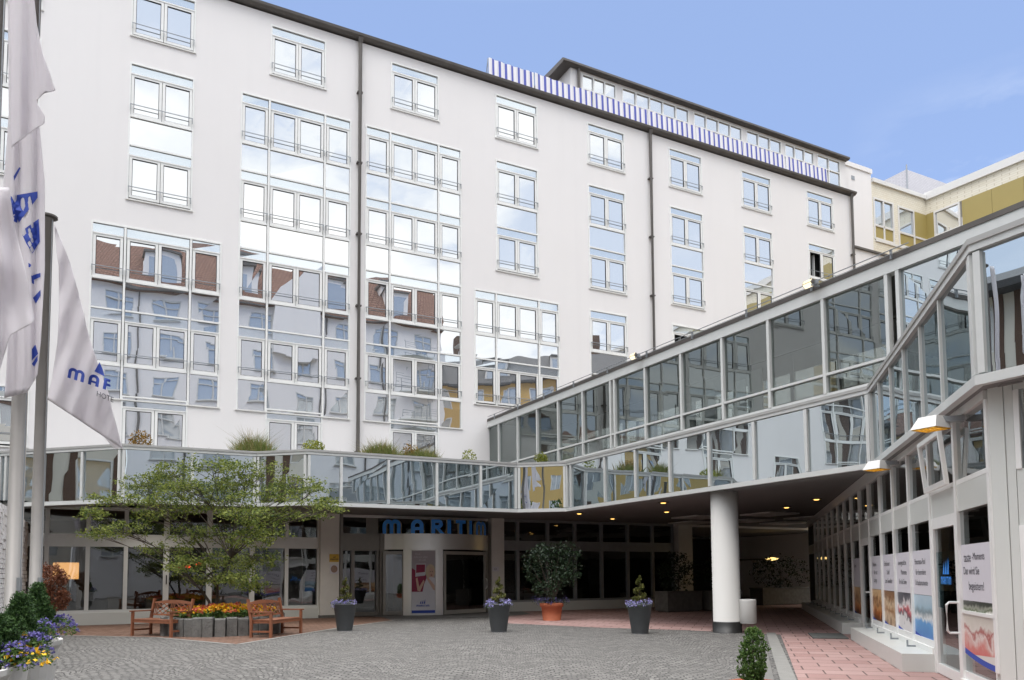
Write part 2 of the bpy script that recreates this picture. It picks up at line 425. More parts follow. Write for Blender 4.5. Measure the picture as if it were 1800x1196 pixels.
# ================================================================== WORLD, SUN, CAMERA
SUN_EL, SUN_AZ = radians(66), radians(196)            # azimuth clockwise from +Y
w = bpy.data.worlds.new('World'); SC.world = w; w.use_nodes = True
nt = w.node_tree; nt.nodes.clear()
def wn(typ, ins=None, **kw):
    nd = nt.nodes.new('ShaderNode' + typ)
    for k, v in kw.items(): setattr(nd, k, v)
    for k, v in (ins or {}).items():
        if hasattr(v, 'is_output'): nt.links.new(v, nd.inputs[k])
        else: nd.inputs[k].default_value = v
    return nd
sky = wn('TexSky', sky_type='NISHITA', sun_disc=False, sun_elevation=SUN_EL, sun_rotation=SUN_AZ, altitude=300, air_density=1.0, dust_density=1.6, ozone_density=1.6)
tc = wn('TexCoord').outputs['Generated']
sp = wn('SeparateXYZ', {0: tc})
nz = wn('TexNoise', {'Vector': wn('Mapping', {'Vector': tc, 'Scale': (1, 1, 2.2)}).outputs[0], 'Scale': 2.6, 'Detail': 7, 'Roughness': .58}).outputs['Fac']
back = wn('MapRange', {'Value': sp.outputs[1], 1: .62, 2: .25, 3: 0.0, 4: 1.0}).outputs[0]
hi = wn('MapRange', {'Value': sp.outputs[2], 1: .92, 2: .45, 3: .25, 4: 1.0}).outputs[0]
cl = wn('MapRange', {'Value': nz, 1: .34, 2: .52, 3: 0.0, 4: 1.0}).outputs[0]
over = wn('MapRange', {'Value': sp.outputs[2], 1: .605, 2: .70, 3: 0.0, 4: 1.0}).outputs[0]
cl = wn('Math', {0: cl, 1: .72}, operation='MAXIMUM').outputs[0]
m1 = wn('Math', {0: cl, 1: wn('Math', {0: back, 1: over}, operation='MAXIMUM').outputs[0]}, operation='MULTIPLY').outputs[0]
# thin wisp low on the right
nz2 = wn('TexNoise', {'Vector': wn('Mapping', {'Vector': tc, 'Scale': (1, 1, 3.0), 'Location': (.3, .1, .55)}).outputs[0], 'Scale': 5.0, 'Detail': 6, 'Roughness': .6}).outputs['Fac']
wm = wn('Math', {0: wn('MapRange', {'Value': nz2, 1: .50, 2: .72, 3: 0.0, 4: .55}).outputs[0], 1: wn('MapRange', {'Value': sp.outputs[0], 1: .36, 2: .48, 3: 0.0, 4: 1.0}).outputs[0]}, operation='MULTIPLY').outputs[0]
wm = wn('Math', {0: wm, 1: wn('MapRange', {'Value': sp.outputs[2], 1: .50, 2: .40, 3: 0.0, 4: 1.0}).outputs[0]}, operation='MULTIPLY').outputs[0]
mx = wn('Math', {0: m1, 1: wm}, operation='MAXIMUM').outputs[0]
SKYGAIN = 1.0
skc = wn('Mix', {0: 1.0, 6: sky.outputs[0], 7: (.92, .98, 1.06, 1)}, data_type='RGBA', blend_type='MULTIPLY').outputs[2]
# high haze lifts the clear blue
skh = wn('Mix', {0: .42, 6: skc, 7: (3.9, 5.4, 8.0, 1)}, data_type='RGBA').outputs[2]
skd = wn('Mix', {0: 1.0, 6: skh, 7: (.51, .50, .54, 1)}, data_type='RGBA', blend_type='MULTIPLY').outputs[2]
ccol = wn('Mix', {0: over, 6: wn('Mix', {0: wn('MapRange', {'Value': nz, 1: .42, 2: .66, 3: 0.0, 4: 1.0}).outputs[0], 6: (3.0, 3.25, 3.6, 1), 7: (4.7, 4.7, 4.7, 1)}, data_type='RGBA').outputs[2], 7: (13.4, 13.4, 13.5, 1)}, data_type='RGBA').outputs[2]
mixc = wn('Mix', {0: mx, 6: skd, 7: ccol}, data_type='RGBA').outputs[2]
bg = wn('Background', {'Color': mixc, 'Strength': .15})
wo = wn('OutputWorld'); nt.links.new(bg.outputs[0], wo.inputs['Surface'])
sl = bpy.data.lights.new('sun', 'SUN'); sl.energy = .6; sl.angle = radians(26); sl.color = (1, .96, .90)
so = bpy.data.objects.new('sun', sl); COL.objects.link(so)
dv = Vector((sin(SUN_AZ) * cos(SUN_EL), cos(SUN_AZ) * cos(SUN_EL), sin(SUN_EL)))
so.rotation_euler = dv.to_track_quat('Z', 'Y').to_euler(); so.location = dv * 60
cam = bpy.data.cameras.new('camera'); co = bpy.data.objects.new('camera', cam); COL.objects.link(co)
cam.sensor_width = 36; cam.sensor_fit = 'HORIZONTAL'; cam.lens = 36 * FPX / 1800; cam.clip_end = 2000; cam.clip_start = .1
cam.shift_y = (CY - 598) / 1800
co.matrix_world = Matrix.Translation((0, 0, EYE)) @ (Matrix.Rotation(pi / 2 + PIT, 4, 'X') @ Matrix.Rotation(-ROL * -1, 4, 'Z'))
SC.camera = co
SC.view_settings.view_transform = 'Standard'; SC.view_settings.look = 'None'; SC.view_settings.exposure = 1.02; SC.view_settings.gamma = 1
SC.cycles.max_bounces = 10; SC.cycles.glossy_bounces = 6; SC.cycles.transparent_max_bounces = 16; SC.cycles.diffuse_bounces = 4
SC.cycles.use_denoising = True; SC.cycles.sample_clamp_indirect = 4; SC.cycles.blur_glossy = .3; SC.cycles.caustics_reflective = False
# ================================================================== GROUND
def sheet(name, pts, z, mat):
    mb = MB(); mb.poly([(p[0], p[1], z) for p in pts]); return tag(mb.build(name, mat), kind='structure')
sheet('courtyard_ground', [(-220, -220), (260, -220), (260, 300), (-220, 300)], 0, M['cobbles'])
FA = Fr((-12.642, 25.109), U, N)                       # hotel front
g = lambda x, y: tuple(atz(x, y, 0))[:2]
ter = [g(-400, 1108), g(100, 1117), g(280, 1121), g(415, 1133), g(520, 1116), g(600, 1103), g(690, 1091), tuple(FA.p(8.6, .3, 0))[:2], tuple(FA.p(-6, .05, 0))[:2]]
sheet('brick_terrace', ter, .004, M['pave_brown'])
mb = MB()                                                # flat granite edging of the terrace
for a, b in zip(ter[:6], ter[1:7]):
    a, b = Vector((*a, 0)), Vector((*b, 0)); t = (b - a).normalized(); n_ = Vector((t.y, -t.x, 0)) * .13
    mb.poly([a + Vector((0, 0, .008)), b + Vector((0, 0, .008)), b + n_ + Vector((0, 0, .008)), a + n_ + Vector((0, 0, .008))])
tag(mb.build('terrace_edging', M['kerb']), kind='structure')
# red pavement in the passage and along the shop front
SA = radians(16.4); SD = (sin(SA), cos(SA)); SN = (-SD[1], SD[0])       # shop front: along / out (to the left)
ST = Fr((6.02, 10.859), SD, SN)
red = [tuple(FA.p(13.9, .4, 0))[:2], g(890, 1096), g(1060, 1104), g(1200, 1108), g(1372, 1116), g(1388, 1156), g(1408, 1210), (2.6, 5.5), (6.5, 5.0), tuple(ST.p(24, 0, 0))[:2], (19, 50), (10, 50)]
sheet('red_pavement', red, .004, M['pave_red'])
k0, k1, k2 = [Vector((*g(*p), 0)) for p in ((1363, 1113), (1388, 1156), (1420, 1240))]
mb = MB()
for a, b in ((k0, k2),):
    t = (b - a).normalized(); n_ = Vector((-t.y, t.x, 0)); n_ = n_ if n_.x < 0 else -n_
    mb.poly([a + Vector((0, 0, .009)), b + Vector((0, 0, .009)), b + n_ * .22 + Vector((0, 0, .009)), a + n_ * .22 + Vector((0, 0, .009))])
tag(mb.build('pavement_kerb', M['kerb']), kind='structure')
mb = MB(); t = (k2 - k0).normalized(); n_ = Vector((t.y, -t.x, 0)); n_ = n_ if n_.x < 0 else -n_
for d0, d1, z in ((.30, .55, .006),):
    mb.poly([k0 + n_ * d0 + Vector((0, 0, z)), k2 + n_ * d0 + Vector((0, 0, z)), k2 + n_ * d1 + Vector((0, 0, z)), k0 + n_ * d1 + Vector((0, 0, z))])
tag(mb.build('gutter_strip', M['grey_slab']), kind='structure')
dm = [tuple(FA.p(s, d, 0))[:2] for s, d in ((8.2, .2), (8.6, 1.6), (10.4, 2.9), (12.4, 3.0), (13.9, 2.2), (14.6, .2))]
sheet('door_step', dm, .012, M['grey_slab'])
# ================================================================== HOTEL
S = .92
zz = lambda z: z * S + EYE
hotel = thing('hotel_building', (1.0, 32.4, 0), 'long white rendered hotel front with rows of mirrored windows and grey gutter', 'building')
FH = 3.063
T = {k: 21.6968 - FH * (k - 1) for k in range(1, 8)}
bays = []                                              # (col, kind, first row, last row, bottom)
for c in range(0, 8): bays.append((c, 'D', 1, 1, T[1] - 2.03))
bays += [(0, 'D', 2, 3, T[3] - 2.03), (0, 'W', 4, 5, 6.2552), (0, 'C', 6, 6, 3.75), (1, 'W', 2, 5, 6.2552), (1, 'C', 6, 6, 3.75), (2, 'W', 2, 5, 6.2552), (2, 'C', 6, 6, 3.75),
         (3, 'D', 2, 3, T[3] - 2.03), (3, 'W', 4, 5, T[5] - 2.03), (4, 'D', 2, 3, T[3] - 2.03), (4, 'D', 4, 5, T[5] - 2.03), (5, 'D', 2, 3, T[3] - 2.03), (5, 'D', 4, 4, T[4] - 2.03),
         (6, 'D', 2, 3, T[3] - 2.03), (7, 'D', 2, 3, T[3] - 2.03), (6, 'D', 4, 5, T[5] - 2.03), (7, 'D', 4, 5, T[5] - 2.03),
         (-1, 'D', 1, 1, T[1] - 2.03), (-1, 'D', 2, 3, T[3] - 2.03), (-1, 'D', 6, 6, 4.35)]
for c in (-2, -3, -4): bays += [(c, 'D', 1, 1, T[1] - 2.03), (c, 'W', 2, 5, 6.2552), (c, 'C', 6, 6, 3.75)]
P_, DW, WL, WR = 4.93, 2.1789, 1.0781, 3.2497
holes = []
open_sash = {(7, 2): 0, (5, 4): 0}
def make_bay(c, kind, r0, r1, bz):
    s0 = c * P_
    colsx = [(0, DW, 2)] if kind in 'DC' else [(-WL, 0, 1), (0, DW, 2), (DW, WR, 1)]
    a, b = (s0 + colsx[0][0]) * S, (s0 + colsx[-1][1]) * S
    zt, zb = zz(T[r0]), zz(bz)
    holes.append((a, b, zb, zt))
    fm, gm = MB(), MB()
    OW = .05
    # surround, standing a little proud of the render
    fm.box(FA, a, a + OW, -.10, .025, zb, zt); fm.box(FA, b - OW, b, -.10, .025, zb, zt)
    fm.box(FA, a + OW, b - OW, -.10, .022, zt - OW, zt)
    if kind != 'C': fm.box(FA, a - .03, b + .03, -.10, .045, zb - .045, zb, 1)
    for x0, x1, n in colsx[1:]:
        fm.box(FA, (s0 + x0) * S - .035, (s0 + x0) * S + .035, -.10, .018, zb, zt - OW)
    bay = None
    cas = []
    for r in range(r0, r1 + 1):
        t = T[r]
        for x0, x1, n in colsx:
            A, B = (s0 + x0) * S + OW, (s0 + x1) * S - OW
            z1, z0 = zz(t - .42), max(zz(t - 1.99), zb)
            j = lambda: R.uniform(-.0022, .0022)
            def pane(mi, p0, p1, q0, q1, d=-.045):
                gm.poly([FA.p(p0, d + j(), q0), FA.p(p1, d + j(), q0), FA.p(p1, d + j(), q1), FA.p(p0, d + j(), q1)], mi)
            pane(1, A, B, z1 + .03, zz(t) - OW - .005, -.035)                     # transom strip
            fm.box(FA, A, B, -.09, .012, z1 - .01, z1 + .03)
            sill = zz(t - 2.03)
            cm = MB()
            wd = (B - A) / n
            for q in range(n):
                p0, p1 = A + q * wd + .008, A + (q + 1) * wd - .008
                if n == 2: p0, p1 = (p0, p1 + .0) if q == 0 else (p0, p1)
                fw = .085
                zi0, zi1 = z0 + .10, z1 - .085
                cm.box(FA, p0, p0 + fw, -.08, -.004, z0 + .02, z1 - .012); cm.box(FA, p1 - fw, p1, -.08, -.004, z0 + .02, z1 - .012)
                cm.box(FA, p0 + fw, p1 - fw, -.08, -.006, z0 + .02, zi0); cm.box(FA, p0 + fw, p1 - fw, -.08, -.006, zi1, z1 - .012)
                e = .017
                for y in ((p0 + fw, p0 + fw + e, zi0, zi1), (p1 - fw - e, p1 - fw, zi0, zi1), (p0 + fw + e, p1 - fw - e, zi1 - e, zi1), (p0 + fw + e, p1 - fw - e, zi0, zi0 + e * .6)):
                    cm.box(FA, y[0], y[1], -.06, -.012, y[2], y[3], 1)  # black ring: gasket, with the reveal's shadow line put into its colour
                if open_sash.get((c, r)) == q:
                    cm.box(FA, p0 + fw, p1 - fw, -.5, -.49, zi0, zi1, 1)  # black sheet stands in for the unlit room behind the open sash
                    cm.prism(Fr(FA.p(p1 - fw - .28, -.3, 0)[:2], FA.u, FA.n), [(-.03, zi0), (.12, zi0), (.12, zi1), (-.03, zi1)], 0, .03, 0)
                else:
                    pane(0, p0 + fw, p1 - fw, zi0, zi1, -.04)
            cas.append(cm)
            if sill > zb + .05 or r < r1:
                fm.box(FA, A, B, -.09, .014, sill - .01, z0 + .02)
                top = sill - .01; bot = zz(T[r + 1]) if r < r1 else zb
                if bot < top - .1:
                    pane(0, A, B, bot + .015, top - .005, -.035)
                    if r < r1: fm.box(FA, A, B, -.09, .010, bot - .045, bot + .012)
            rm = MB(); zr = zz(t - 1.62)
            if zr > zb + .2 and kind != 'C':
                rm.box(FA, A - .02, B + .02, .075, .095, zr, zr + .022)
                for s in ([A, B] if n == 1 else [A, (A + B) / 2, B]):
                    rm.box(FA, s - .011, s + .011, -.004, .075, zr, zr + .022)
                    rm.box(FA, s - .011, s + .011, .076, .094, zr - .18, zr - .001)
                cas.append((rm,))
    bay = fm.build('window_bay' if r1 > r0 or kind != 'D' else 'window', [M['frame'], M['sill']], hotel)
    gm.build('glazing', [M['mirror'], M['strip']], bay)
    for cm in cas:
        if isinstance(cm, tuple): cm[0].build('safety_rail', M['rail'], bay)
        else: cm.build('casement', [M['frame'], M['gasket_shade']], bay)
for b in bays: make_bay(*b)
SE0, SE1, ZTOP = -22.0, 35.15, zz(22.12)
def wall_grid(mb, fr, s0, s1, z0, z1, holes, d=0.0, depth=.12, mi=0):
    xs = sorted({s0, s1, *[h[0] for h in holes], *[h[1] for h in holes]}); zs = sorted({z0, z1, *[h[2] for h in holes], *[h[3] for h in holes]})
    xs = [x for x in xs if s0 <= x <= s1]; zs = [z for z in zs if z0 <= z <= z1]
    for a, b in zip(xs, xs[1:]):
        run = None
        for c, e in zip(zs, zs[1:]):
            inside = any(h[0] < (a + b) / 2 < h[1] and h[2] < (c + e) / 2 < h[3] for h in holes)
            if not inside:
                if run is None: run = [c, e]
                else: run[1] = e
            if inside and run: mb.poly([fr.p(a, d, run[0]), fr.p(b, d, run[0]), fr.p(b, d, run[1]), fr.p(a, d, run[1])], mi); run = None
        if run: mb.poly([fr.p(a, d, run[0]), fr.p(b, d, run[0]), fr.p(b, d, run[1]), fr.p(a, d, run[1])], mi)
    for h in holes:
        a, b, c, e = h
        mb.poly([fr.p(a, d, c), fr.p(a, d, e), fr.p(a, d - depth, e), fr.p(a, d - depth, c)], mi); mb.poly([fr.p(b, d, c), fr.p(b, d, e), fr.p(b, d - depth, e), fr.p(b, d - depth, c)], mi)
        mb.poly([fr.p(a, d, e), fr.p(b, d, e), fr.p(b, d - depth, e), fr.p(a, d - depth, e)], mi); mb.poly([fr.p(a, d, c), fr.p(b, d, c), fr.p(b, d - depth, c), fr.p(a, d - depth, c)], mi)
ZSOF = 3.72
mb = MB()
wall_grid(mb, FA, SE0, SE1, ZSOF - .1, ZTOP, holes)
mb.poly([FA.p(SE1, 0, 0), FA.p(SE1, -13, 0), FA.p(SE1, -13, ZTOP), FA.p(SE1, 0, ZTOP)])
mb.poly([FA.p(SE0, 0, 0), FA.p(SE0, -13, 0), FA.p(SE0, -13, ZTOP), FA.p(SE0, 0, ZTOP)])
mb.poly([FA.p(SE0, -13, 0), FA.p(SE1, -13, 0), FA.p(SE1, -13, ZTOP), FA.p(SE0, -13, ZTOP)])
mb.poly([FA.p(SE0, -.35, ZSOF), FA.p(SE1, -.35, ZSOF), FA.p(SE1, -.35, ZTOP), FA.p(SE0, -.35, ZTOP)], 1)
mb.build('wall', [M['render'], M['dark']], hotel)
mb = MB()                                             # gutter with its roof edge
gz = zz(22.2)
mb.prism(FA, [(0.0, gz - .02), (.13, gz + .0), (.22, gz + .06), (.24, gz + .15), (.17, gz + .16), (.04, gz + .17), (-.3, gz + .26), (-.3, gz - .02)], SE0 - .2, SE1 + .25)
mb.build('gutter', M['zinc'], hotel)
mb = MB()
mb.poly([FA.p(SE0, -.3, gz + .26), FA.p(SE1, -.3, gz + .26), FA.p(SE1, -1.0, gz + .36), FA.p(SE0, -1.0, gz + .36)])
mb.poly([FA.p(SE0, -1.0, gz + .36), FA.p(SE1, -1.0, gz + .36), FA.p(SE1, -13, gz + .4), FA.p(SE0, -13, gz + .4)])
mb.build('roof', M['zinc'], hotel)
for s, zb in ((8.5 * S, 5.0), (23.4 * S, 7.6), (38.12 * S, 3.8)):
    mb = MB()
    mb.tube([FA.p(s, .14, zb), FA.p(s, .14, gz - .25), FA.p(s, .20, gz - .02)], [.075, .075, .10], 10)
    z = zb + 1
    while z < gz - 1: mb.box(FA, s - .10, s + .10, .0, .18, z, z + .05); z += 2.75
    mb.build('downpipe', M['zinc'], hotel)
# striped screens along the roof terrace
SX = [13.26, 15.45, 18.41, 21.46, 24.34, 27.39, 30.29, 33.35]
for k, (a, b) in enumerate(zip(SX, SX[1:])):
    me = bpy.data.meshes.new('terrace_screen'); vs, fs, uv = [], [], []
    nseg = 24; w_ = hotel.location
    for i in range(nseg + 1):
        s = a + .04 + (b - a - .05) * i / nseg
        wv = .015 * sin(i * 1.3 + k)
        lift = .04 * sin(pi * i / nseg) - (.08 if k == 6 and i == nseg else 0)
        for d, z in ((.02 + wv, gz + .10), (-.02 + wv * 1.5, gz + 1.0 - lift * .7)):
            vs.append(tuple(FA.p(s, d + .05, z) - w_)); uv.append(((s - a) / .3, z))
    for i in range(nseg): fs.append((2 * i, 2 * i + 2, 2 * i + 3, 2 * i + 1))
    me.from_pydata(vs, [], fs); ul = me.uv_layers.new(name='UVMap')
    for p in me.polygons:
        for li in p.loop_indices: ul.data[li].uv = uv[me.loops[li].vertex_index]
    me.materials.append(M['stripes'])
    o = bpy.data.objects.new('terrace_screen', me); COL.objects.link(o); o.parent = hotel; WP[o.name] = w_.copy()
    mb = MB()
    for s in (a + .02, b - .03):
        mb.tube([FA.p(s, .0, gz + .1), FA.p(s, .0, gz + .98)], .02, 6); mb.tube([FA.p(s, .0, gz + .95), FA.p(s + .12, .5 - 1.0, gz + .3)], .014, 6)
    mb.tube([FA.p(a + .02, 0, gz + .93), FA.p(b - .03, 0, gz + .93)], .013, 6)
    mb.build('screen_frame', M['rail'], o)
# penthouse storey set back behind the screens
PH = Fr(FA.p(0, -2.2, 0)[:2], U, N)
pz = 25.52
ph = MB()
ph.poly([PH.p(18.7, 0, gz), PH.p(18.7, -6, gz), PH.p(18.7, -6, pz), PH.p(18.7, 0, pz)])
wins = [(19.35, 21.3, 3), (21.68, 25.85, 5), (26.2, 29.5, 4), (29.85, 32.4, 3), (32.7, 34.95, 3), (35.25, 37.1, 2)]
wall_grid(ph, PH, 18.7, 37.6, gz, pz, [(a, b, gz + .35, pz - .16) for a, b, n in wins])
pent = ph.build('penthouse', M['render'], hotel)
mb = MB(); mb.prism(PH, [(.02, pz - .04), (.20, pz - .04), (.30, pz + .0), (.30, pz + .10), (.2, pz + .16), (-6.2, pz + .5), (-6.2, pz - .04)], 18.15, 37.65)
mb.build('penthouse_roof', M['zinc'], pent)
mb = MB(); mb.tube([PH.p(19.1, .12, gz), PH.p(19.1, .12, pz - .05)], .07, 8); mb.build('downpipe', M['zinc'], pent)
for a, b, n in wins:
    fm, gm = MB(), MB(); z0, z1 = gz + .35, pz - .16; zt = z1 - .72
    for q in range(n + 1):
        s = a + (b - a) * q / n; fm.box(PH, s - .04, s + .04, -.08, .02, z0, z1)
    fm.box(PH, a, b, -.075, .024, z1 - .06, z1); fm.box(PH, a, b, -.075, .016, zt - .03, zt + .03)
    for q in range(n):
        s = a + (b - a) * q / n; e = a + (b - a) * (q + 1) / n
        for y0, y1 in ((z0, zt - .03), (zt + .03, z1 - .06)):
            j = lambda: R.uniform(-.003, .003)
            gm.poly([PH.p(s + .04, -.04 + j(), y0), PH.p(e - .04, -.04 + j(), y0), PH.p(e - .04, -.04 + j(), y1), PH.p(s + .04, -.04 + j(), y1)])
    o = fm.build('ribbon_window', M['frame'], pent); gm.build('glazing', M['mirror'], o)
# ground floor of the hotel: lobby glazing under the canopy
LB = [(-9, -7.6), (-7.6, -6.0), (-6.0, -4.6), (-4.6, -3.2), (-3.2, -1.95), (-1.95, -.83), (-.83, .25), (.25, 1.42), (1.42, 2.75), (2.75, 4.13), (4.13, 5.32), (5.32, 6.45), (13.75, 14.51), (14.51, 15.92), (15.92, 17.25), (17.25, 18.6), (18.6, 19.97), (19.97, 21.33), (21.33, 22.5)]
for a, b in LB:
    fm, gm = MB(), MB()
    wd = .12 if a in (1.42, 4.13, 2.75) else .07
    fm.box(FA, a, a + wd, -.12, .03, .38, ZSOF); fm.box(FA, b - .05, b, -.12, .028, .38, ZSOF)
    fm.box(FA, a + wd, b - .05, -.12, .02, 2.46, 2.86); fm.box(FA, a + wd, b - .05, -.12, .02, .38, .46); fm.box(FA, a + wd, b - .05, -.12, .02, 3.62, ZSOF)
    for z0, z1 in ((.46, 2.46), (2.86, 3.62)):
        j = lambda: R.uniform(-.004, .004)
        gm.poly([FA.p(a + wd, -.06 + j(), z0), FA.p(b - .05, -.06 + j(), z0), FA.p(b - .05, -.06 + j(), z1), FA.p(a + wd, -.06 + j(), z1)])
    o = fm.build('lobby_window', M['frame2'] if a < 8 else M['rail'], hotel); gm.build('pane', M['lobby_glass'], o)  # right-hand frames get a darker metal, canopy shade put into the colour
    if a in (1.42, 4.13):
        mb = MB(); mb.box(FA, a + .03, a + .06, .03, .09, 1.25, 1.55); mb.build('handle', M['black'], o)
for a_, b_ in ((-9, 6.45), (13.75, 22.5)):
    mb = MB(); mb.box(FA, a_, b_, -.14, .10, 0, .38); mb.build('plinth', M['panel'], hotel)
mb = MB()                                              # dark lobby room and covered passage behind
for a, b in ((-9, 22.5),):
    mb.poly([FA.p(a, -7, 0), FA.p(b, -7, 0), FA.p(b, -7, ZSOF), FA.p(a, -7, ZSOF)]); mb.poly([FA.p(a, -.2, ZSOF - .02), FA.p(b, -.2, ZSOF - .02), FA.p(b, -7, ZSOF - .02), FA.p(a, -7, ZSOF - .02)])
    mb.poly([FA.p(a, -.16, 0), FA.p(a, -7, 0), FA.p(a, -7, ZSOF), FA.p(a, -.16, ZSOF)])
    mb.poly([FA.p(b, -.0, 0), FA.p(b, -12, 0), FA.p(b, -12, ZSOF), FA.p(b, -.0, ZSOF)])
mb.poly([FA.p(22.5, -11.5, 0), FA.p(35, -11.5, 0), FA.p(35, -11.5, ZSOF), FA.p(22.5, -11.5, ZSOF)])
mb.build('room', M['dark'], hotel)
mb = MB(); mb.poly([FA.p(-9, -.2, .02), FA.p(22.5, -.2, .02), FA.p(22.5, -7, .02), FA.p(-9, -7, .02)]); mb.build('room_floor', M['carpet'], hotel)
mb = MB(); mb.box(FA, 5.9, 5.95, -7, -.2, 0, ZSOF - .03)
for s in (-5, -1.2, 2.2): mb.box(FA, s, s + .35, -4.3, -3.95, .03, ZSOF - .03)
for s, hgt in ((-.2, .8), (1.0, .75), (2.9, .8), (3.6, .75), (16, .8), (18.2, .8)): mb.box(FA, s, s + .8, -3.0, -2.2, .03, hgt)
mb.build('room_fittings', M['interior'], hotel)
for s in (2.0, 2.35, 2.7): 
    mb = MB(); p = FA.p(s, -2.4, 1.75 + R.uniform(-.1, .2)); mb.lathe(p, [(.0, .05), (.09, .04), (.10, -.02), (.0, -.03)], 10); mb.build('reflected_red_light', M['red_reflection'], hotel)  # glowing red discs stand in for red lights reflected in the lobby glass
# ================================================================== ENTRANCE PAVILION : faceted mirrored fascia, soffit, planted deck
ZB, ZT = 3.56, 5.19
WD = (N[0], N[1])                                      # direction of the glazed bridge towards the camera
C1 = Vector((7.19, 15.55)); C2 = Vector((5.19, 8.61))
Gp = C1 - Vector(WD) * 11.62
Ep = Gp + Vector((-1.62, .30))
Dp = Vector((-6.03, 22.98)); Cp = Vector((-7.64, 23.36)); Bp = Vector((-10.93, 21.82)); Ap = Vector((-19.5, 24.2))
Rp = C2 + Vector(WD) * 7
FP = [Ap, Bp, Cp, Dp, Ep, Gp, C1, C2, Rp]
pav = thing('entrance_pavilion', (-2.0, 26.0, 0), 'low entrance canopy with a faceted band of mirrored panels and plants on its roof', 'canopy')
def mitre(pts, d):
    out = []
    for i, p in enumerate(pts):
        ds = []
        if i > 0: ds.append((p - pts[i - 1]).normalized())
        if i < len(pts) - 1: ds.append((pts[i + 1] - p).normalized())
        ns = [Vector((t.y, -t.x)) for t in ds]
        if len(ns) == 1: out.append(p + ns[0] * d)
        else:
            b = (ns[0] + ns[1]).normalized(); out.append(p + b * (d / max(.3, b.dot(ns[0]))))
    return out
def strip(mb, pts, d0, d1, z0, z1, mi=0):
    a, b = mitre(pts, d0), mitre(pts, d1)
    for i in range(len(pts) - 1):
        q = [(a[i], z0), (a[i + 1], z0), (b[i + 1], z0), (b[i], z0)]
        lo = [Vector((p.x, p.y, z0)) for p in (a[i], a[i + 1], b[i + 1], b[i])]; hi = [Vector((p.x, p.y, z1)) for p in (a[i], a[i + 1], b[i + 1], b[i])]
        mb.poly(lo, mi); mb.poly(hi, mi); mb.poly([lo[0], lo[1], hi[1], hi[0]], mi); mb.poly([lo[2], lo[3], hi[3], hi[2]], mi)
        if i == 0: mb.poly([lo[0], lo[3], hi[3], hi[0]], mi)
        if i == len(pts) - 2: mb.poly([lo[1], lo[2], hi[2], hi[1]], mi)
mb = MB()
strip(mb, FP, -.30, .05, ZT - .03, ZT + .035); mb.build('coping', M['zinc_light'], pav)
mb = MB(); strip(mb, FP, -.06, .035, ZB, ZB + .11); strip(mb, FP, -.06, .03, ZT - .11, ZT - .03)
mb.build('fascia_frame', M['frame2'], pav)
mb = MB(); strip(mb, FP, -.25, -.062, ZB + .012, ZT - .031); mb.build('fascia_backing', M['soffit'], pav)
mulpx = [[0, 10, 74, 144], [338], [], [600, 683, 768, 845], [], None, None, None]
for i, (a, b) in enumerate(zip(FP, FP[1:])):
    L = (b - a).length; u = (b - a) / L; fr = Fr(a, u)
    if i < 5:
        ms = []
        for px in mulpx[i]:
            r = ray(px, 840); # plan intersection of the sight line with the segment
            den = r[0] * u.y - r[1] * u.x
            ms.append((a.y * r[0] - a.x * r[1]) / -den if abs(den) > 1e-6 else 0)
        if i == 0: ms = [m for m in ms if 0 < m < L]; ms += [1.3, 2.6]
    elif i == 5: ms = [.28] + [L - (.07 + 1.55 * k) for k in range(0, 7)]
    elif i == 6: ms = [1.0, 2.15, 3.3, 4.5, 5.65, L - .18]
    else: ms = [1.9, 3.8, 5.5]
    ms = sorted(m for m in ms if .1 < m < L - .1)
    ed = [0.02] + ms + [L - .02]
    for k, m in enumerate(ed):
        wv = .025 if i == 6 else .04; fm = MB()
        if k == 0: fm.box(fr, m, m + .08, -.06, .026, ZB + .13, ZT - .13)
        elif k == len(ed) - 1: fm.box(fr, m - .08, m, -.06, .026, ZB + .13, ZT - .13)
        else: fm.box(fr, m - wv, m + wv, -.06, .008 if i == 6 else .026, ZB + .13, ZT - .13)
        fm.build('mullion', M['frame2'], pav)
    for m0, m1 in zip(ed, ed[1:]):
        gm = MB(); j = [R.uniform(-.004, .004) for _ in range(4)]
        gm.poly([fr.p(m0 + .01, -.03 + j[0], ZB + .1), fr.p(m1 - .01, -.03 + j[1], ZB + .1), fr.p(m1 - .01, -.03 + j[2], ZT - .1), fr.p(m0 + .01, -.03 + j[3], ZT - .1)])
        gm.build('mirror_panel', M['fascia_glass'], pav)
inner = mitre(FP, -.12)
back = [FA.p(36, .0, 0), FA.p(-9.5, .0, 0)]
deck = [Vector((p.x, p.y, 0)) for p in inner[:7]] + [Vector((12.5, 18, 0)), Vector((17, 39, 0))] + [FA.p(31, -.02, 0), FA.p(-8.5, -.02, 0)]
mb = MB(); mb.poly([Vector((p.x, p.y, ZT - .16)) for p in deck]); mb.build('roof_deck', M['zinc_light'], pav)
sof = [Vector((p.x, p.y, 0)) for p in inner[:8]] + [ST.p(-2.2, -.35, 0), ST.p(30, -.35, 0), Vector((19, 50, 0)), FA.p(22.4, -12, 0), FA.p(22.4, .03, 0), FA.p(-8.5, .03, 0)]
mb = MB(); mb.poly([Vector((p.x, p.y, ZSOF)) for p in sof])
strip(mb, FP[:8], -.6, -.245, ZB + .005, ZB + .02); strip(mb, FP[:8], -.62, -.6, ZB + .005, ZSOF)
mb.build('soffit', M['soffit'], pav)
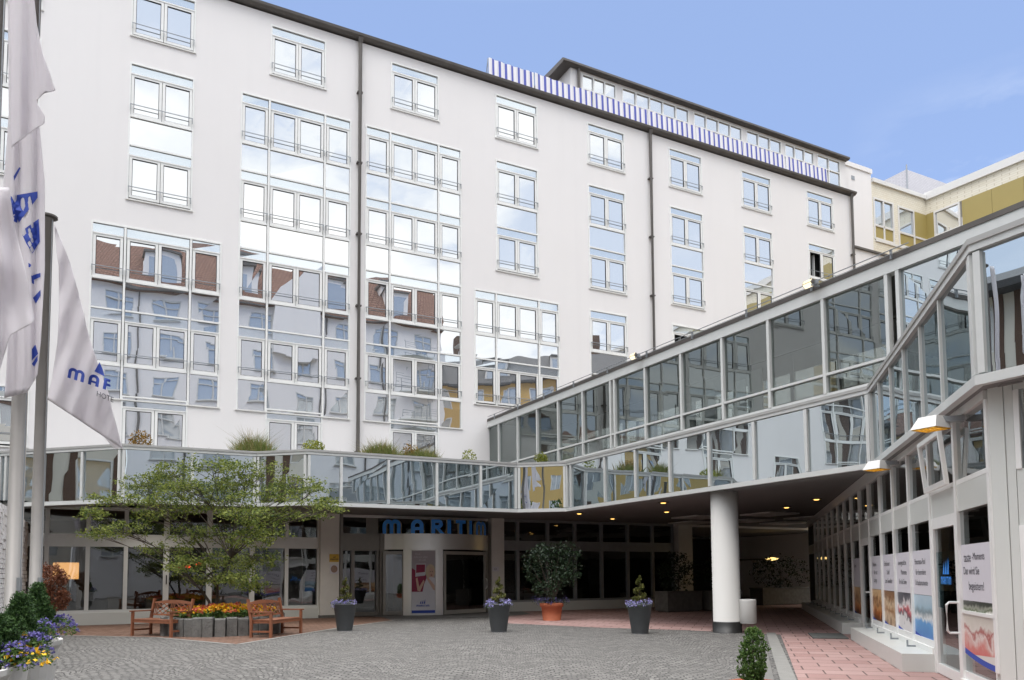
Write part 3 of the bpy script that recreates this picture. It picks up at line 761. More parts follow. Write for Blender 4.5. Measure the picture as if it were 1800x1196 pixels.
for p in [(-10.94, 24.06), (-7.53, 24.2), (4.73, 24.43), (2.46, 28.61), (4.03, 31.4), (5.55, 28.08), (9.2, 23.62), (9.3, 26.5), (-6.6, 24.0 + .6)]:
    mb = MB(); c = (p[0], p[1], ZSOF)
    mb.lathe(c, [(.17, -.012), (.17, -.03), (.10, -.03), (.10, -.012)], 20, 0); o = mb.build('ceiling_light', M['bronze'], pav)
    mb = MB(); mb.lathe(c, [(.0, -.05), (.06, -.045), (.095, -.02), (.0, -.02)], 16); mb.build('lamp', M['spot_glow'], o)
    sd_ = bpy.data.lights.new('downlight', 'SPOT'); sd_.energy = 70 if p[0] < 1 else (50 if p[0] < 3 else .5); sd_.spot_size = radians(150); sd_.spot_blend = .8; sd_.shadow_soft_size = .08; sd_.color = (1, .93, .83)
    so_ = bpy.data.objects.new('downlight', sd_); COL.objects.link(so_); so_.location = (c[0], c[1], ZSOF - .09)
for p in [(7.3, 30.6), (9.6, 29.2), (9.9, 32.8), (12.0, 31.4), (12.0, 34.5), (7.8, 33.8)]:
    mb = MB(); mb.box(Fr(p, U), -.75, .75, -.75, .75, ZSOF - .075, ZSOF - .02); mb.build('ceiling_panel', M['ceil_panel'], pav)
# pillars of the hotel front under the canopy
for s0, s1, d1, lab in ((6.45, 7.12, .30, 'beige pillar with a yellow plaque left of the revolving door'), (13.2, 13.75, .30, 'grey pillar with a house number right of the revolving door')):
    t_ = thing('pillar', FA.p((s0 + s1) / 2, 0, 0), lab, 'pillar')
    mb = MB(); mb.box(FA, s0, s1, -.25, d1, .1, ZSOF); mb.build('shaft', M['pillar'], t_)
    mb = MB(); mb.box(FA, s0 - .015, s1 + .015, -.27, d1 + .015, 0, .1); mb.build('base', M['concrete'], t_)
o = thing('pillar', FA.p(23.0, 0, 0), 'dim pale pillar in the shade at the end of the dark glazing', 'pillar')
mb = MB(); mb.box(FA, 22.6, 23.4, -.4, .25, 0, ZSOF); mb.build('shaft', M['pillar'], o)
pl = thing('wall_plaque', FA.p(6.95, .3, 2.0), 'small yellow plaque with black lettering on the beige pillar', 'plaque')
mb = MB(); mb.box(FA, 6.76, 7.10, .302, .318, 1.98, 2.26); mb.build('plate', M['yellow_plate'], pl)
mb = MB(); wl, pc = word('MARITIM', .2)
flat(mb, pc, lambda a, b, l: FA.p(6.79 + a * .28 / wl, .320 + l * .1, 2.05 + b * .05)); mb.build('lettering', M['black'], pl); mb = MB(); wl2, sp_ = sails()
flat(mb, sp_, lambda a, b, l: FA.p(6.89 + a * .07, .320 + l * .1, 2.13 + b * .07)); mb.build('sail_emblem', M['black'], pl)
pl = thing('wall_plaque', FA.p(6.95, .3, 1.5), 'small square bronze emblem plaque below the yellow plaque', 'plaque')
mb = MB(); mb.box(FA, 6.78, 7.08, .302, .316, 1.55, 1.90); mb.build('plate', M['paper'], pl)
mb = MB(); c = FA.p(6.93, .318, 1.73); mb.plate([c + Vector((U[0] * .12 * cos(a), U[1] * .12 * cos(a), .13 * sin(a))) for a in [2 * pi * k / 20 for k in range(20)]], (N[0] * .006, N[1] * .006, 0)); mb.build('emblem', M['brass'], pl)
pl = thing('house_number', FA.p(13.3, .3, 1.7), 'small white number plate on the grey pillar', 'number plate')
mb = MB(); mb.box(FA, 13.22, 13.50, .302, .315, 1.62, 1.80); mb.build('plate', M['paper'], pl)
mb = MB()
for q in font_quads('13', .12): mb.poly([FA.p(13.28 + a, .318, 1.67 + b) for a, b in q])
mb.build('digits', M['print_dark'], pl)
# ------------------------------------------------------------------ revolving door
DC = FA.p(10.95, -1.88, 0); RD = 3.0
CV = lambda a, r, z: Vector((DC.x + r * (U[0] * sin(a) + N[0] * cos(a)), DC.y + r * (U[1] * sin(a) + N[1] * cos(a)), z))
rd = thing('revolving_door', DC, 'round steel revolving door with a tall curved metal band', 'revolving door')
def ring(mb, a0, a1, r0, r1, z0, z1, n=56, mi=0):
    i = len(mb.v)
    for k in range(n + 1):
        a = a0 + (a1 - a0) * k / n
        for r, z in ((r0, z0), (r1, z0), (r1, z1), (r0, z1)): mb.v.append(tuple(CV(a, r, z)))
    for k in range(n):
        for q in range(4):
            mb.f.append((i + 4 * k + q, i + 4 * k + (q + 1) % 4, i + 4 * k + 4 + (q + 1) % 4, i + 4 * k + 4 + q)); mb.m.append(mi)
    for k in (0, n): mb.f.append(tuple(i + 4 * k + q for q in range(4))); mb.m.append(mi)
AM = .82
mb = MB(); ring(mb, -AM, AM, RD - .12, RD, 2.44, 3.02); mb.build('drum_band', M['steel'], rd, smooth=False)
mb = MB(); ring(mb, -AM, AM, 1.9, RD - .13, 2.94, 3.0); mb.build('drum_top', M['bronze'], rd)
mb = MB(); ring(mb, -.55, -.45, RD - .15, RD - .06, 0.02, 2.44, 4); ring(mb, -.145, -.047, RD - .15, RD - .06, 0.02, 2.44, 4); ring(mb, -.449, -.146, RD - .14, RD - .10, 0.02, 2.44, 12); mb.build('front_panel', M['steel'], rd)
for a in (-AM + .03, AM - .03):
    mb = MB(); ring(mb, a - .03, a + .03, RD - .14, RD + .02, 0.02, 2.44, 2); mb.build('jamb', M['bronze'], rd)
for a0, a1, nm in ((-1.02, -.40, 'door_leaf'), (-.035, .78, 'door_leaf')):
    p0, p1 = CV(a0, RD - .1, 0), CV(a1, RD - .1, 0)
    if a0 < -.2: p0, p1 = CV(-.79, RD + .10, 0), CV(-.54, RD - .22, 0)
    u = Vector((p1.x - p0.x, p1.y - p0.y)); L = u.length; fr = Fr((p0.x, p0.y), u / L)
    fm = MB(); b = .10
    fm.box(fr, 0, b, -.04, .04, .03, 2.38); fm.box(fr, L - b, L, -.04, .04, .03, 2.38); fm.box(fr, b, L - b, -.038, .038, .03, .18); fm.box(fr, b, L - b, -.038, .038, 2.26, 2.38)
    o = fm.build('door_leaf', M['bronze'] if a0 < -.2 else M['alu'], rd)
    gm = MB(); gm.poly([fr.p(b, 0, .18), fr.p(L - b, 0, .18), fr.p(L - b, 0, 2.26), fr.p(b, 0, 2.26)]); gm.build('pane', M['lobby_glass'], o)
    if a0 > -.2: hm = MB(); hm.tube([fr.p(L - .05, .05, .95), fr.p(L - .05, .11, 1.0), fr.p(L - .05, .11, 1.3), fr.p(L - .05, .05, 1.35)], .016, 8); hm.build('handle', M['ceil_panel'], o)
mb = MB(); ring(mb, -AM, AM, RD - .9, RD - .85, .02, 2.44); mb.build('inner_drum', M['dark'], rd)
# side door beside the drum
sd = thing('side_door', FA.p(7.9, .1, 0), 'narrow dark glass side door with bronze frame left of the revolving door', 'door')
fm = MB()
fm.box(FA, 7.14, 7.24, -.1, .34, 0, 3.7); fm.box(FA, 7.25, 8.72, -.05, .18, 2.40, 3.02); fm.box(FA, 8.66, 8.82, -.1, .24, .0, 3.04); fm.box(FA, 7.62, 7.74, -.05, .10, .02, 2.40); fm.box(FA, 7.25, 8.66, -.05, .10, .02, .16); fm.box(FA, 8.20, 8.66, -.05, -.02, 3.02, 3.7); fm.box(FA, 13.02, 13.19, -.1, .24, .0, 3.04); fm.box(FA, 8.56, 8.66, -.05, .10, .16, 2.40)
fm.build('frame', M['bronze'], sd)
gm = MB()
gm.poly([FA.p(7.25, 0, .16), FA.p(7.62, 0, .16), FA.p(7.62, 0, 2.4), FA.p(7.25, 0, 2.4)]); gm.poly([FA.p(7.74, 0, .16), FA.p(8.56, 0, .16), FA.p(8.56, 0, 2.4), FA.p(7.74, 0, 2.4)])
gm.poly([FA.p(7.25, -.03, 3.02), FA.p(13.2, -.03, 3.02), FA.p(13.2, -.03, 3.7), FA.p(7.25, -.03, 3.7)])
gm.build('pane', M['lobby_glass'], sd)
# blue letters standing on the drum
sg = thing('letter_sign', CV(0, RD, 3.03), 'row of blue block letters standing on the curved steel band', 'sign')
wl, _ = word('MARITIM', .62)
x = 0; LA = [-.81, -.452, -.205, .0, .115, .325, .44]; H_ = .52
tot = sum(glyph(c)[0] for c in 'MARITIM') + .56 * 6
for ch in 'MARITIM':
    gw, pcs = glyph(ch, .27)
    a0 = LA.pop(0)
    fr_t = Vector((U[0] * cos(a0) - N[0] * sin(a0), U[1] * cos(a0) - N[1] * sin(a0), 0)); fr_n = Vector((fr_t.y, -fr_t.x, 0))
    am_ = a0 + gw * H_ / RD / 2; fr_t = Vector((U[0] * cos(am_) - N[0] * sin(am_), U[1] * cos(am_) - N[1] * sin(am_), 0)); fr_n = Vector((fr_t.y, -fr_t.x, 0)); base = CV(am_, RD - .10, 3.025) - fr_t * gw * H_ / 2
    mb = MB()
    for k, pc in enumerate(pcs):
        for q in pc:
            pts = [base + fr_t * (a * H_ * 1.03) + Vector((0, 0, b * H_)) for a, b in q]
            dpt = .12 + .0015 * k
            fr_pts = [p + fr_n * dpt for p in pts]
            mb.poly(fr_pts, 0)
            for i in range(4): mb.poly([pts[i], pts[(i + 1) % 4], fr_pts[(i + 1) % 4], fr_pts[i]], 1)
    mb.build('letter', [M['blue'], M['letter_side']], sg)
    x += gw + .56
# advert poster on the front panel of the drum
po = thing('advert_poster', CV(0, RD, 0.2), 'tall poster of a smiling woman holding up a picture, on the revolving door', 'poster')
PA, PB = CV(-.445, RD - .09, 0), CV(-.15, RD - .09, 0); PNn = Vector((U[0] * sin(-.297) + N[0] * cos(-.297), U[1] * sin(-.297) + N[1] * cos(-.297), 0))
def PP(a, b, l=0): return PA.lerp(PB, a) + PNn * (.045 + l) + Vector((0, 0, .10 + b * 2.30))      # a,b in 0..1
mb = MB(); mb.plate([PP(0, 0), PP(1, 0), PP(1, 1), PP(0, 1)], PNn * -.02); sheet_ = mb.build('sheet', M['paper'], po)
def pshape(name, mat, pts, l): m_ = MB(); m_.poly([PP(a, b, l) for a, b in pts]); return m_.build(name, mat, po)
oval = lambda cx, cy, rx, ry, n=16: [(cx + rx * cos(2 * pi * k / n), cy + ry * sin(2 * pi * k / n)) for k in range(n)]
M['lilac_grey'] = simple('print_lilac', (.42, .38, .42), .6, 0, .04, 2)
pshape('backdrop', M['lilac_grey'], [(0, .34), (1, .34), (1, 1), (0, 1)], .005)
pshape('picture', M['magenta'], [(0, .34), (.62, .34), (.62, .62), (.50, .60), (0, .72)], .0065)
pshape('hair', M['hair'], oval(.80, .66, .21, .12), .008)
pshape('face', M['skin'], oval(.83, .645, .125, .085), .0095)
pshape('dress', M['paper'], [(.46, .34), (1, .34), (1, .56), (.80, .575), (.62, .545), (.52, .45)], .011)
pshape('arm', M['skin'], [(.17, .55), (.24, .57), (.32, .42), (.50, .53), (.55, .50), (.36, .345), (.24, .36)], .0125)
pshape('arm', M['skin'], [(.62, .56), (.70, .57), (.98, .44), (1.0, .36), (.92, .37)], .014)
pshape('held_picture', M['paper'], [(.15, .58), (.58, .60), (.60, .79), (.17, .79)], .0155)
pshape('held_picture', M['magenta'], [(.18, .64), (.56, .655), (.57, .775), (.19, .775)], .0165)
pshape('eye', M['print_dark'], oval(.79, .66, .018, .007, 8), .0175); pshape('eye', M['print_dark'], oval(.88, .66, .018, .007, 8), .0175)
pshape('mouth', M['magenta'], oval(.84, .605, .04, .008, 10), .0175)
pshape('band', M['print_blue'], [(0, 0), (1, 0), (1, .045), (0, .045)], .006)
mb = MB(); wl, pc = word('MARITIM', .2)
flat(mb, pc, lambda a, b, l: PP(.20 + a / wl * .55, .105 + b * .028, .007 + l * .3)); mb.build('lettering', M['print_blue'], po); mb = MB(); wl2, sp_ = sails()
flat(mb, sp_, lambda a, b, l: PP(.34 + a * .20, .150 + b * .075, .007 + l * .3)); mb.build('sail_emblem', M['print_blue'], po)
for txt, x0, y0, sz in (('Warum', .14, .93, .05), ('nicht sich selbst', .08, .88, .062), ('ein Lob?', .30, .835, .062)):
    mb = MB()
    for q in font_quads(txt, sz): mb.poly([PP(x0 + a * 1.5, y0 + b * .8, .008) for a, b in q])
    mb.build('slogan', M['paper'], po)
# ------------------------------------------------------------------ round column with a litter bin
cc = thing('round_column', (5.42, 19.97, 0), 'thick round white column with a black base holding up the canopy', 'column')
mb = MB(); mb.lathe((5.42, 19.97, 0), [(.34, .27), (.34, ZSOF + .02)], 40); mb.build('shaft', M['column'], cc, True)
mb = MB(); mb.lathe((5.42, 19.97, 0), [(.36, 0), (.36, .25), (.345, .28)], 40); mb.build('base', M['black'], cc, True)
bn = thing('litter_bin', (5.90, 19.8, .22), 'white cylindrical litter bin fixed to the round column', 'bin')
mb = MB(); mb.lathe((5.88, 19.72, .24), [(.19, 0), (.205, .02), (.205, .56), (.195, .60), (.17, .60), (.165, .52)], 28); mb.build('body', M['column'], bn, True)
mb = MB(); mb.box(Fr((5.7, 19.85), (.8, -.6)), -.05, .1, -.05, .05, .45, .6); mb.build('bracket', M['rail'], bn)
# ================================================================== GLAZED BRIDGE on the canopy
br = thing('glazed_bridge', (C1.x, C1.y, ZT), 'white framed glazed corridor running above the canopy towards the hotel', 'walkway')
BR = Fr(C1, (-WD[0], -WD[1]), (WD[1], -WD[0])); BR.n = (-U[0], -U[1])
BL0, BL1, ZG0, ZM, ZG1, ZR = -14.0, 17.9, 5.24, 5.72, 7.38, 7.62
fm = MB(); dd = -.06
fm.box(BR, BL0, BL1, -.20 + dd, .02 + dd, ZG1, ZR); fm.box(BR, BL0, BL1, -.16 + dd, -.01 + dd, ZG0, ZG0 + .07); fm.box(BR, BL0, BL1, -.14 + dd, .0 + dd, ZM - .026, ZM + .026)
ups = [-2.04, -.67, -.42, 1.13, 2.7, 4.24, 5.82, 7.39, 8.9, 9.11, 10.68, 12.22, 13.68, 15.16, 16.73, 17.82] + [-3.6 - 1.55 * k for k in range(7)]
ups.sort()
for m in ups: fm.box(BR, m - .038, m + .038, -.12 + dd, .012 + dd, ZG0 + .07, ZG1)
fm.build('frame', M['frame2'], br)
fm = MB(); fm.box(BR, BL0, BL1, -3.2, -.02, ZR, ZR + .10); fm.box(BR, BL0, BL1, -3.2, -3.16, ZR - .24, ZR); fm.build('roof', M['zinc'], br)
gm = MB()
for m0, m1 in zip(ups, ups[1:]):
    if m1 - m0 < .3: continue
    for z0, z1 in ((ZG0 + .07, ZM - .035), (ZM + .035, ZG1)):
        j = [R.uniform(-.0035, .0035) for _ in range(4)]
        gm.poly([BR.p(m0 + .03, -.07 + dd + j[0], z0), BR.p(m1 - .03, -.07 + dd + j[1], z0), BR.p(m1 - .03, -.07 + dd + j[2], z1), BR.p(m0 + .03, -.07 + dd + j[3], z1)], 1 if m1 < -.5 else 0)
gm.build('glazing', [M['walk_glass'], M['fascia_glass']], br)
mb = MB(); mb.box(BR, BL0, BL1, -3.2, -.3, ZG0 - .3, ZG0 - .02); mb.box(BR, BL0, BL1, -3.1, -.3, ZR - .06, ZR - .01); mb.build('floor', M['interior'], br)
mb = MB(); mb.box(BR, BL0, BL1, -3.0, -2.95, ZG0, ZG0 + .9); mb.box(BR, BL0, BL1, -3.0, -2.95, ZM + 1.2, ZG1 + .1)
k = BL0
while k < BL1: mb.box(BR, k, k + .12, -3.02, -2.93, ZG0, ZG1); k += 1.55
mb.build('rear_wall', M['frame_grey'], br)
gm = MB(); gm.poly([BR.p(BL0, -2.97, ZG0 + .9), BR.p(BL1, -2.97, ZG0 + .9), BR.p(BL1, -2.97, ZG1), BR.p(BL0, -2.97, ZG1)]); gm.build('rear_glazing', M['shop_glass'], br)
for s, w_, h_ in ((12.6, .5, .85), (11.9, .55, 1.0), (6.9, .5, 1.2), (6.1, .5, 1.3), (4.9, .45, 1.4), (4.3, .5, 1.55), (9.6, .12, 1.1), (10.6, .5, .9)):
    mb = MB(); mb.box(BR, s, s + w_, -1.5, -1.46, ZG0, ZG0 + h_); mb.build('display_board', M['ceil_panel'], br)
mb = MB()                                              # thin safety wires with brackets along the roof edge
for k in range(10):
    s = -.6 + 1.95 * k
    mb.box(BR, s - .02, s + .02, -.02, .02, ZR, ZR + .19)
mb.tube([BR.p(-1, .03, ZR + .17), BR.p(17.5, .03, ZR + .17)], .011, 5); mb.tube([BR.p(-1, .03, ZR + .09), BR.p(17.5, .03, ZR + .09)], .008, 5)
mb.build('safety_wire', M['rail'], br)
def flood(px, py, s, lab):
    p = BR.p(s, .06, ZR + .02)
    t_ = thing('floodlight', p, lab, 'floodlight')
    fr = Fr((p.x, p.y), (-WD[0], -WD[1]), (-U[0], -U[1]))
    mb = MB(); mb.box(fr, -.02, .02, -.06, .16, p.z, p.z + .04); mb.box(fr, -.09, .09, .04, .10, p.z + .03, p.z + .12); mb.build('bracket', M['rail'], t_)
    mb = MB(); mb.prism(fr, [(.10, p.z + .0), (.19, p.z + .08), (.14, p.z + .16), (.06, p.z + .08)], -.02, .24); mb.build('housing', M['zinc'], t_)
    mb = MB(); q = lambda s_, t: fr.p(s_, .105 + .14 * t + .006, p.z + .12 * t - .006)
    mb.poly([fr.p(.0, .113, p.z - .004), fr.p(.22, .113, p.z - .004), fr.p(.22, .195, p.z + .07), fr.p(.0, .195, p.z + .07)])
    mb.poly([fr.p(.0, .195, p.z + .085), fr.p(.22, .195, p.z + .085), fr.p(.22, .148, p.z + .158), fr.p(.0, .148, p.z + .158)])
    mb.build('lamp', M['flood_glow'], t_)
flood(1432, 510, 1.15, 'lit floodlight on the bridge roof edge above the largest panes, nearer the camera')
flood(1118, 634, 7.45, 'lit floodlight on the bridge roof edge halfway to the hotel')
# ================================================================== SHOP FRONT on the right
sh = thing('shop_building', (6.0, 10.9, 0), 'single storey glazed shop front with grey white metal panels beside the red pavement', 'building')
TM = [-2.06, -.58, .93, 2.50, 3.98, 5.45, 6.97, 8.45, 10.0, 11.5, 13.0, 14.6, 16.2, 17.9, 19.5, 21.1]
TEND = 24.0
mb = MB(); mb.box(ST, -2.06, TEND, -.12, .0, 2.28, 2.63); mb.build('panel_band', M['panel'], sh)
mb = MB(); mb.box(ST, -2.06, TEND, -.12, .03, 3.47, ZSOF - .01); mb.build('top_rail', M['frame'], sh)
for a, b in ((.98, 6.92), (8.5, 22.5)):
    mb = MB(); mb.box(ST, a, b, -.1, .46, 0, .27); mb.build('ledge', M['panel'], sh)
    mb = MB(); mb.box(ST, a, b, -.1, .04, .272, .36); mb.build('bottom_rail', M['frame'], sh)
    mb = MB(); t = a + 1.2
    while t < b: mb.box(ST, t, t + .025, .04, .16, .272, .30); mb.box(ST, t, t + .025, .15, .175, .272, .38); t += 1.5
    mb.build('rail_bracket', M['rail'], sh)
DOORS = (6.97, -.58)
for i, t in enumerate(TM):
    wv = .05
    mb = MB(); mb.box(ST, t - wv, t + wv, -.12, .02, .36 if not -.7 < t < 1 else .0, 3.46); mb.build('mullion', M['frame'], sh)
def flatpane(fr, a, b, z0, z1, d=-.022):
    m_ = MB(); j = [R.uniform(-.004, .004) for _ in range(4)]
    m_.poly([fr.p(a, d + j[0], z0), fr.p(b, d + j[1], z0), fr.p(b, d + j[2], z1), fr.p(a, d + j[3], z1)]); return m_
for a, b in zip(TM, TM[1:]):
    mb = MB(); mb.box(ST, a + .05, a + .09, -.09, .004, 2.63, 3.47); mb.box(ST, a + .09, b - .05, -.09, .003, 2.63, 2.69)
    o = mb.build('upper_window', M['frame'], sh); flatpane(ST, a + .09, b - .05, 2.69, 3.47).build('pane', M['shop_glass'], o)
    if a in DOORS: continue
    z0 = .36 if a > -2 else .12
    mb = MB(); mb.box(ST, a + .05, a + .09, -.09, .004, z0, 2.28); mb.box(ST, a + .09, b - .05, -.09, .003, z0, z0 + .10)
    if a < -2: mb.box(ST, a + .09, b - .05, -.09, .004, .96, 1.0); mb.box(ST, a - .06, b, -.1, .05, 0, .118)
    o = mb.build('shop_window', M['frame'], sh); flatpane(ST, a + .09, b - .05, z0 + .10, 2.28).build('pane', M['shop_glass'], o)
# the open tilted upper light next to the near lamp
mb = MB(); a = TM[1] + .10; b = TM[2] - .10
fr = Fr(ST.p(a, .05, 0)[:2], SD, SN)
mb.prism(fr, [(.0, 2.66), (.05, 2.66), (.12, 3.40), (.07, 3.42)], 0, .07); mb.prism(fr, [(.0, 2.66), (.05, 2.66), (.12, 3.40), (.07, 3.42)], b - a - .07, b - a); mb.prism(fr, [(.064, 3.34), (.114, 3.34), (.121, 3.40), (.071, 3.42)], .07, b - a - .07); mb.prism(fr, [(.0, 2.66), (.05, 2.66), (.064, 2.73), (.014, 2.73)], .07, b - a - .07)
mb.build('tilted_window', M['frame'], sh)
for a, b, lab in ((TM[6], TM[7], 'narrow glass door in the shop front, mostly in shade'), (TM[1], TM[2], 'glass shop door with a large steel pull handle')):
    a += .05; b -= .05
    mb = MB(); mb.box(ST, a, a + .10, -.08, .012, .02, 2.28); mb.box(ST, b - .10, b, -.08, .012, .02, 2.28); mb.box(ST, a + .1, b - .1, -.08, .01, 2.12, 2.28); mb.box(ST, a + .1, b - .1, -.08, .01, .02, .16)
    o = mb.build('door', M['frame'], sh); flatpane(ST, a + .1, b - .1, .16, 2.12).build('pane', M['shop_glass'], o)
    hs = a + .06 if a < 0 else b - .06
    mb = MB()
    if a < 0: mb.tube([ST.p(a + .05, .0, .69), ST.p(a + .05, .12, .69), ST.p(a + .05, .15, .72), ST.p(a + .05, .15, 1.06), ST.p(a + .05, .12, 1.09), ST.p(a + .05, .0, 1.09)], .017, 8)
    else: mb.tube([ST.p(a + .05, .02, 1.05), ST.p(a + .05, .09, 1.05), ST.p(a + .2, .09, 1.05)], .016, 8)
    mb.build('handle', M['steel'], o)
# corner pier and the wall turning towards the camera's right
K = ST.p(-2.12, 0, 0)
KF = Fr((K.x, K.y), WD, (-U[0], -U[1]))
for a_, b_, d_, z0_, z1_ in ((0, .168, 0, 0, ZSOF - .01), (.175, .268, -.008, 0, ZSOF - .01), (.275, 6, -.012, 2.0, 2.62), (.275, 6, -.012, 3.5, ZSOF - .01), (.275, 6, -.012, 0, .12)):
    mb = MB(); mb.box(KF, a_, b_, -.12, d_, z0_, z1_); mb.build('corner_panel', M['panel'], sh)
for a_ in (.275, 2.2):
    for z0_, z1_ in ((.12, 2.0), (2.62, 3.5)): mb = MB(); mb.box(KF, a_, a_ + .06, -.10, 0, z0_, z1_); mb.build('mullion', M['frame'], sh)
m_ = flatpane(KF, .33, 6, .12, 2.0); m_.build('pane', M['shop_glass'], sh); m_ = flatpane(KF, .33, 6, 2.62, 3.5); m_.build('pane', M['shop_glass'], sh)
mb = MB()                                              # room behind the shop glass
mb.poly([ST.p(-2.1, -2.6, 0), ST.p(TEND, -2.6, 0), ST.p(TEND, -2.6, ZSOF), ST.p(-2.1, -2.6, ZSOF)])
mb.poly([KF.p(.3, -4, 0), KF.p(6, -2.5, 0), KF.p(6, -2.5, ZSOF), KF.p(.3, -4, ZSOF)])
mb.poly([ST.p(TEND, 0, 0), ST.p(TEND, -2.6, 0), ST.p(TEND, -2.6, ZSOF), ST.p(TEND, 0, ZSOF)])
c_ = KF.p(6, -2.5, 0); d_ = KF.p(6, 0, 0)
mb.poly([ST.p(TEND, -.1, ZSOF + .3), ST.p(TEND, -6, ZSOF + .3), (13, 3, ZSOF + .3), (d_.x, d_.y, ZSOF + .3), ST.p(-2, -.1, ZSOF + .3)])
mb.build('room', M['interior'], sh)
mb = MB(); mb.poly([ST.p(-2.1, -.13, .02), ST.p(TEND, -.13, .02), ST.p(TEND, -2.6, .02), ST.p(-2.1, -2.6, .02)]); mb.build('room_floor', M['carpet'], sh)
mt = MB(); mt.box(ST, 6.95, 8.4, .5, 1.25, .008, .03); tag(mt.build('door_mat', M['door_mat'], at=tuple(ST.p(7.6, .9, 0))), 'flat grey mat on the red pavement before the shaded shop door', 'door mat')
# posters behind the panes
ph_m = [photo('photo_lounge', [(.1, (.10, .03, .01)), (.35, (.50, .16, .04)), (.5, (.62, .34, .14)), (.62, (.30, .12, .05)), (.8, (.75, .5, .26))], 4, 3),
        photo('photo_bed', [(.1, (.20, .08, .03)), (.3, (.66, .50, .34)), (.45, (.40, .20, .09)), (.65, (.72, .55, .36)), (.85, (.30, .16, .08))], 4, 9),
        photo('photo_people', [(.15, (.74, .72, .72)), (.38, (.80, .78, .78)), (.48, (.10, .10, .12)), (.58, (.62, .10, .12)), (.68, (.82, .78, .78)), (.85, (.12, .12, .14))], 4.5, 15),
        photo('photo_pool', [(.1, (.05, .20, .52)), (.42, (.14, .36, .66)), (.5, (.78, .80, .80)), (.62, (.22, .30, .34)), (.75, (.40, .56, .66)), (.95, (.50, .64, .74))], 4, 22, amt=.35),
        photo('photo_terrace', [(.1, (.70, .68, .64)), (.4, (.74, .72, .68)), (.55, (.10, .14, .06)), (.7, (.34, .36, .30)), (.85, (.02, .03, .02))], 4, 31, .9, 1.12),
        photo('photo_table', [(.1, (.60, .10, .10)), (.3, (.62, .20, .17)), (.5, (.72, .62, .58)), (.62, (.40, .08, .07)), (.75, (.70, .66, .60)), (.9, (.66, .62, .55))], 4, 40, .4, .95)]
def poster(a, b, kind, lines, lab, z_top=1.84):
    t_ = thing('window_poster', ST.p((a + b) / 2, -.04, .4), lab, 'poster')
    q = lambda s, z, l=0: ST.p(s, -.016 + l, z)
    A, B = a + .09, b - .05
    mb = MB(); mb.poly([q(A, 1.13), q(B, 1.13), q(B, z_top), q(A, z_top)]); mb.build('sheet', M['paper'], t_)
    mb = MB(); n = 12
    low = lambda f: .42 + .10 * (1 - f) ** 2
    mb.poly([q(B, 1.125), q(A, 1.125)] + [q(A + (B - A) * i / n, low(1 - i / n)) for i in range(n + 1)]); mb.build('picture', ph_m[kind], t_)
    mb = MB()
    for i in range(n):
        s0, s1 = A + (B - A) * i / n, A + (B - A) * (i + 1) / n
        mb.poly([q(s0, low(1 - i / n) - .07, .002), q(s1, low(1 - (i + 1) / n) - .07, .002), q(s1, low(1 - (i + 1) / n), .002), q(s0, low(1 - i / n), .002)])
    mb.build('wave_band', M['print_blue'], t_)
    for txt, x0, z, sz in lines:
        mb = MB()
        for f in font_quads(txt, sz): mb.poly([q(B - x0 - x, z + y, .003) for x, y in f])
        mb.build('lettering', M['print_dark'], t_)
    if kind == 4:
        mb = MB(); mb.poly([q(A, .52, .0015), q(B, .44, .0015), q(B, .93, .0015), q(A, .93, .0015)]); mb.build('picture', ph_m[5], t_)
poster(TM[0], TM[1], 4, [('taste', .12, 1.62, .17), ('-Moments', .50, 1.64, .13), ('Das wird Sie', .08, 1.46, .14), ('begeistern!', .30, 1.27, .15)], 'near white poster reading taste-Moments with a terrace photograph below')
poster(TM[2], TM[3], 3, [('Panorama-Pool', .16, 1.62, .13), ('für besondere', .22, 1.45, .13), ('Urlaubsmomente', .16, 1.28, .13)], 'white poster with a photograph of a blue swimming pool')
poster(TM[3], TM[4], 2, [('unvergessliche', .16, 1.62, .13), ('Momente', .42, 1.45, .13), ('für alle Sinne', .22, 1.28, .13)], 'white poster with a photograph of people in red and white')
poster(TM[4], TM[5], 1, [('Erholsamer', .16, 1.62, .13), ('Schlaf', .42, 1.45, .13), ('zum Genießen', .22, 1.28, .13)], 'white poster with a brown photograph of a bedroom')
poster(TM[5], TM[6], 0, [('Moderne', .2, 1.62, .13), ('Bar und', .35, 1.45, .13), ('Lounge', .3, 1.28, .13)], 'white poster with an orange photograph of a lounge next to the shaded door')
poster(TM[7], TM[8], 0, [('Genuss', .2, 1.62, .13)], 'shaded white poster beyond the far shop door')
t_ = thing('door_decal', ST.p(.2, -.04, 1.2), 'frosted film with a blue sail logo on the shop door', 'decal')
q = lambda s, z, l=0: ST.p(s, -.016 + l, z)
M['frost'] = glass('frosted_film', (.45, .62, .66), .06)
mb = MB(); mb.poly([q(-.40, .98), q(.76, .98), q(.76, 1.78), q(-.40, 1.78)]); mb.build('film', M['frost'], t_)
mb = MB(); wl, pc = word('MARITIM', .2); flat(mb, pc, lambda a, b, l: q(.52 - a / wl * .62, 1.32 + b * .11, .003 + l * .2)); mb.build('lettering', M['blue'], t_); mb = MB(); wl2, sp_ = sails(); flat(mb, sp_, lambda a, b, l: q(.40 - a * .30, 1.46 + b * .24, .003 + l * .2))
mb.build('sail_emblem', M['blue'], t_)
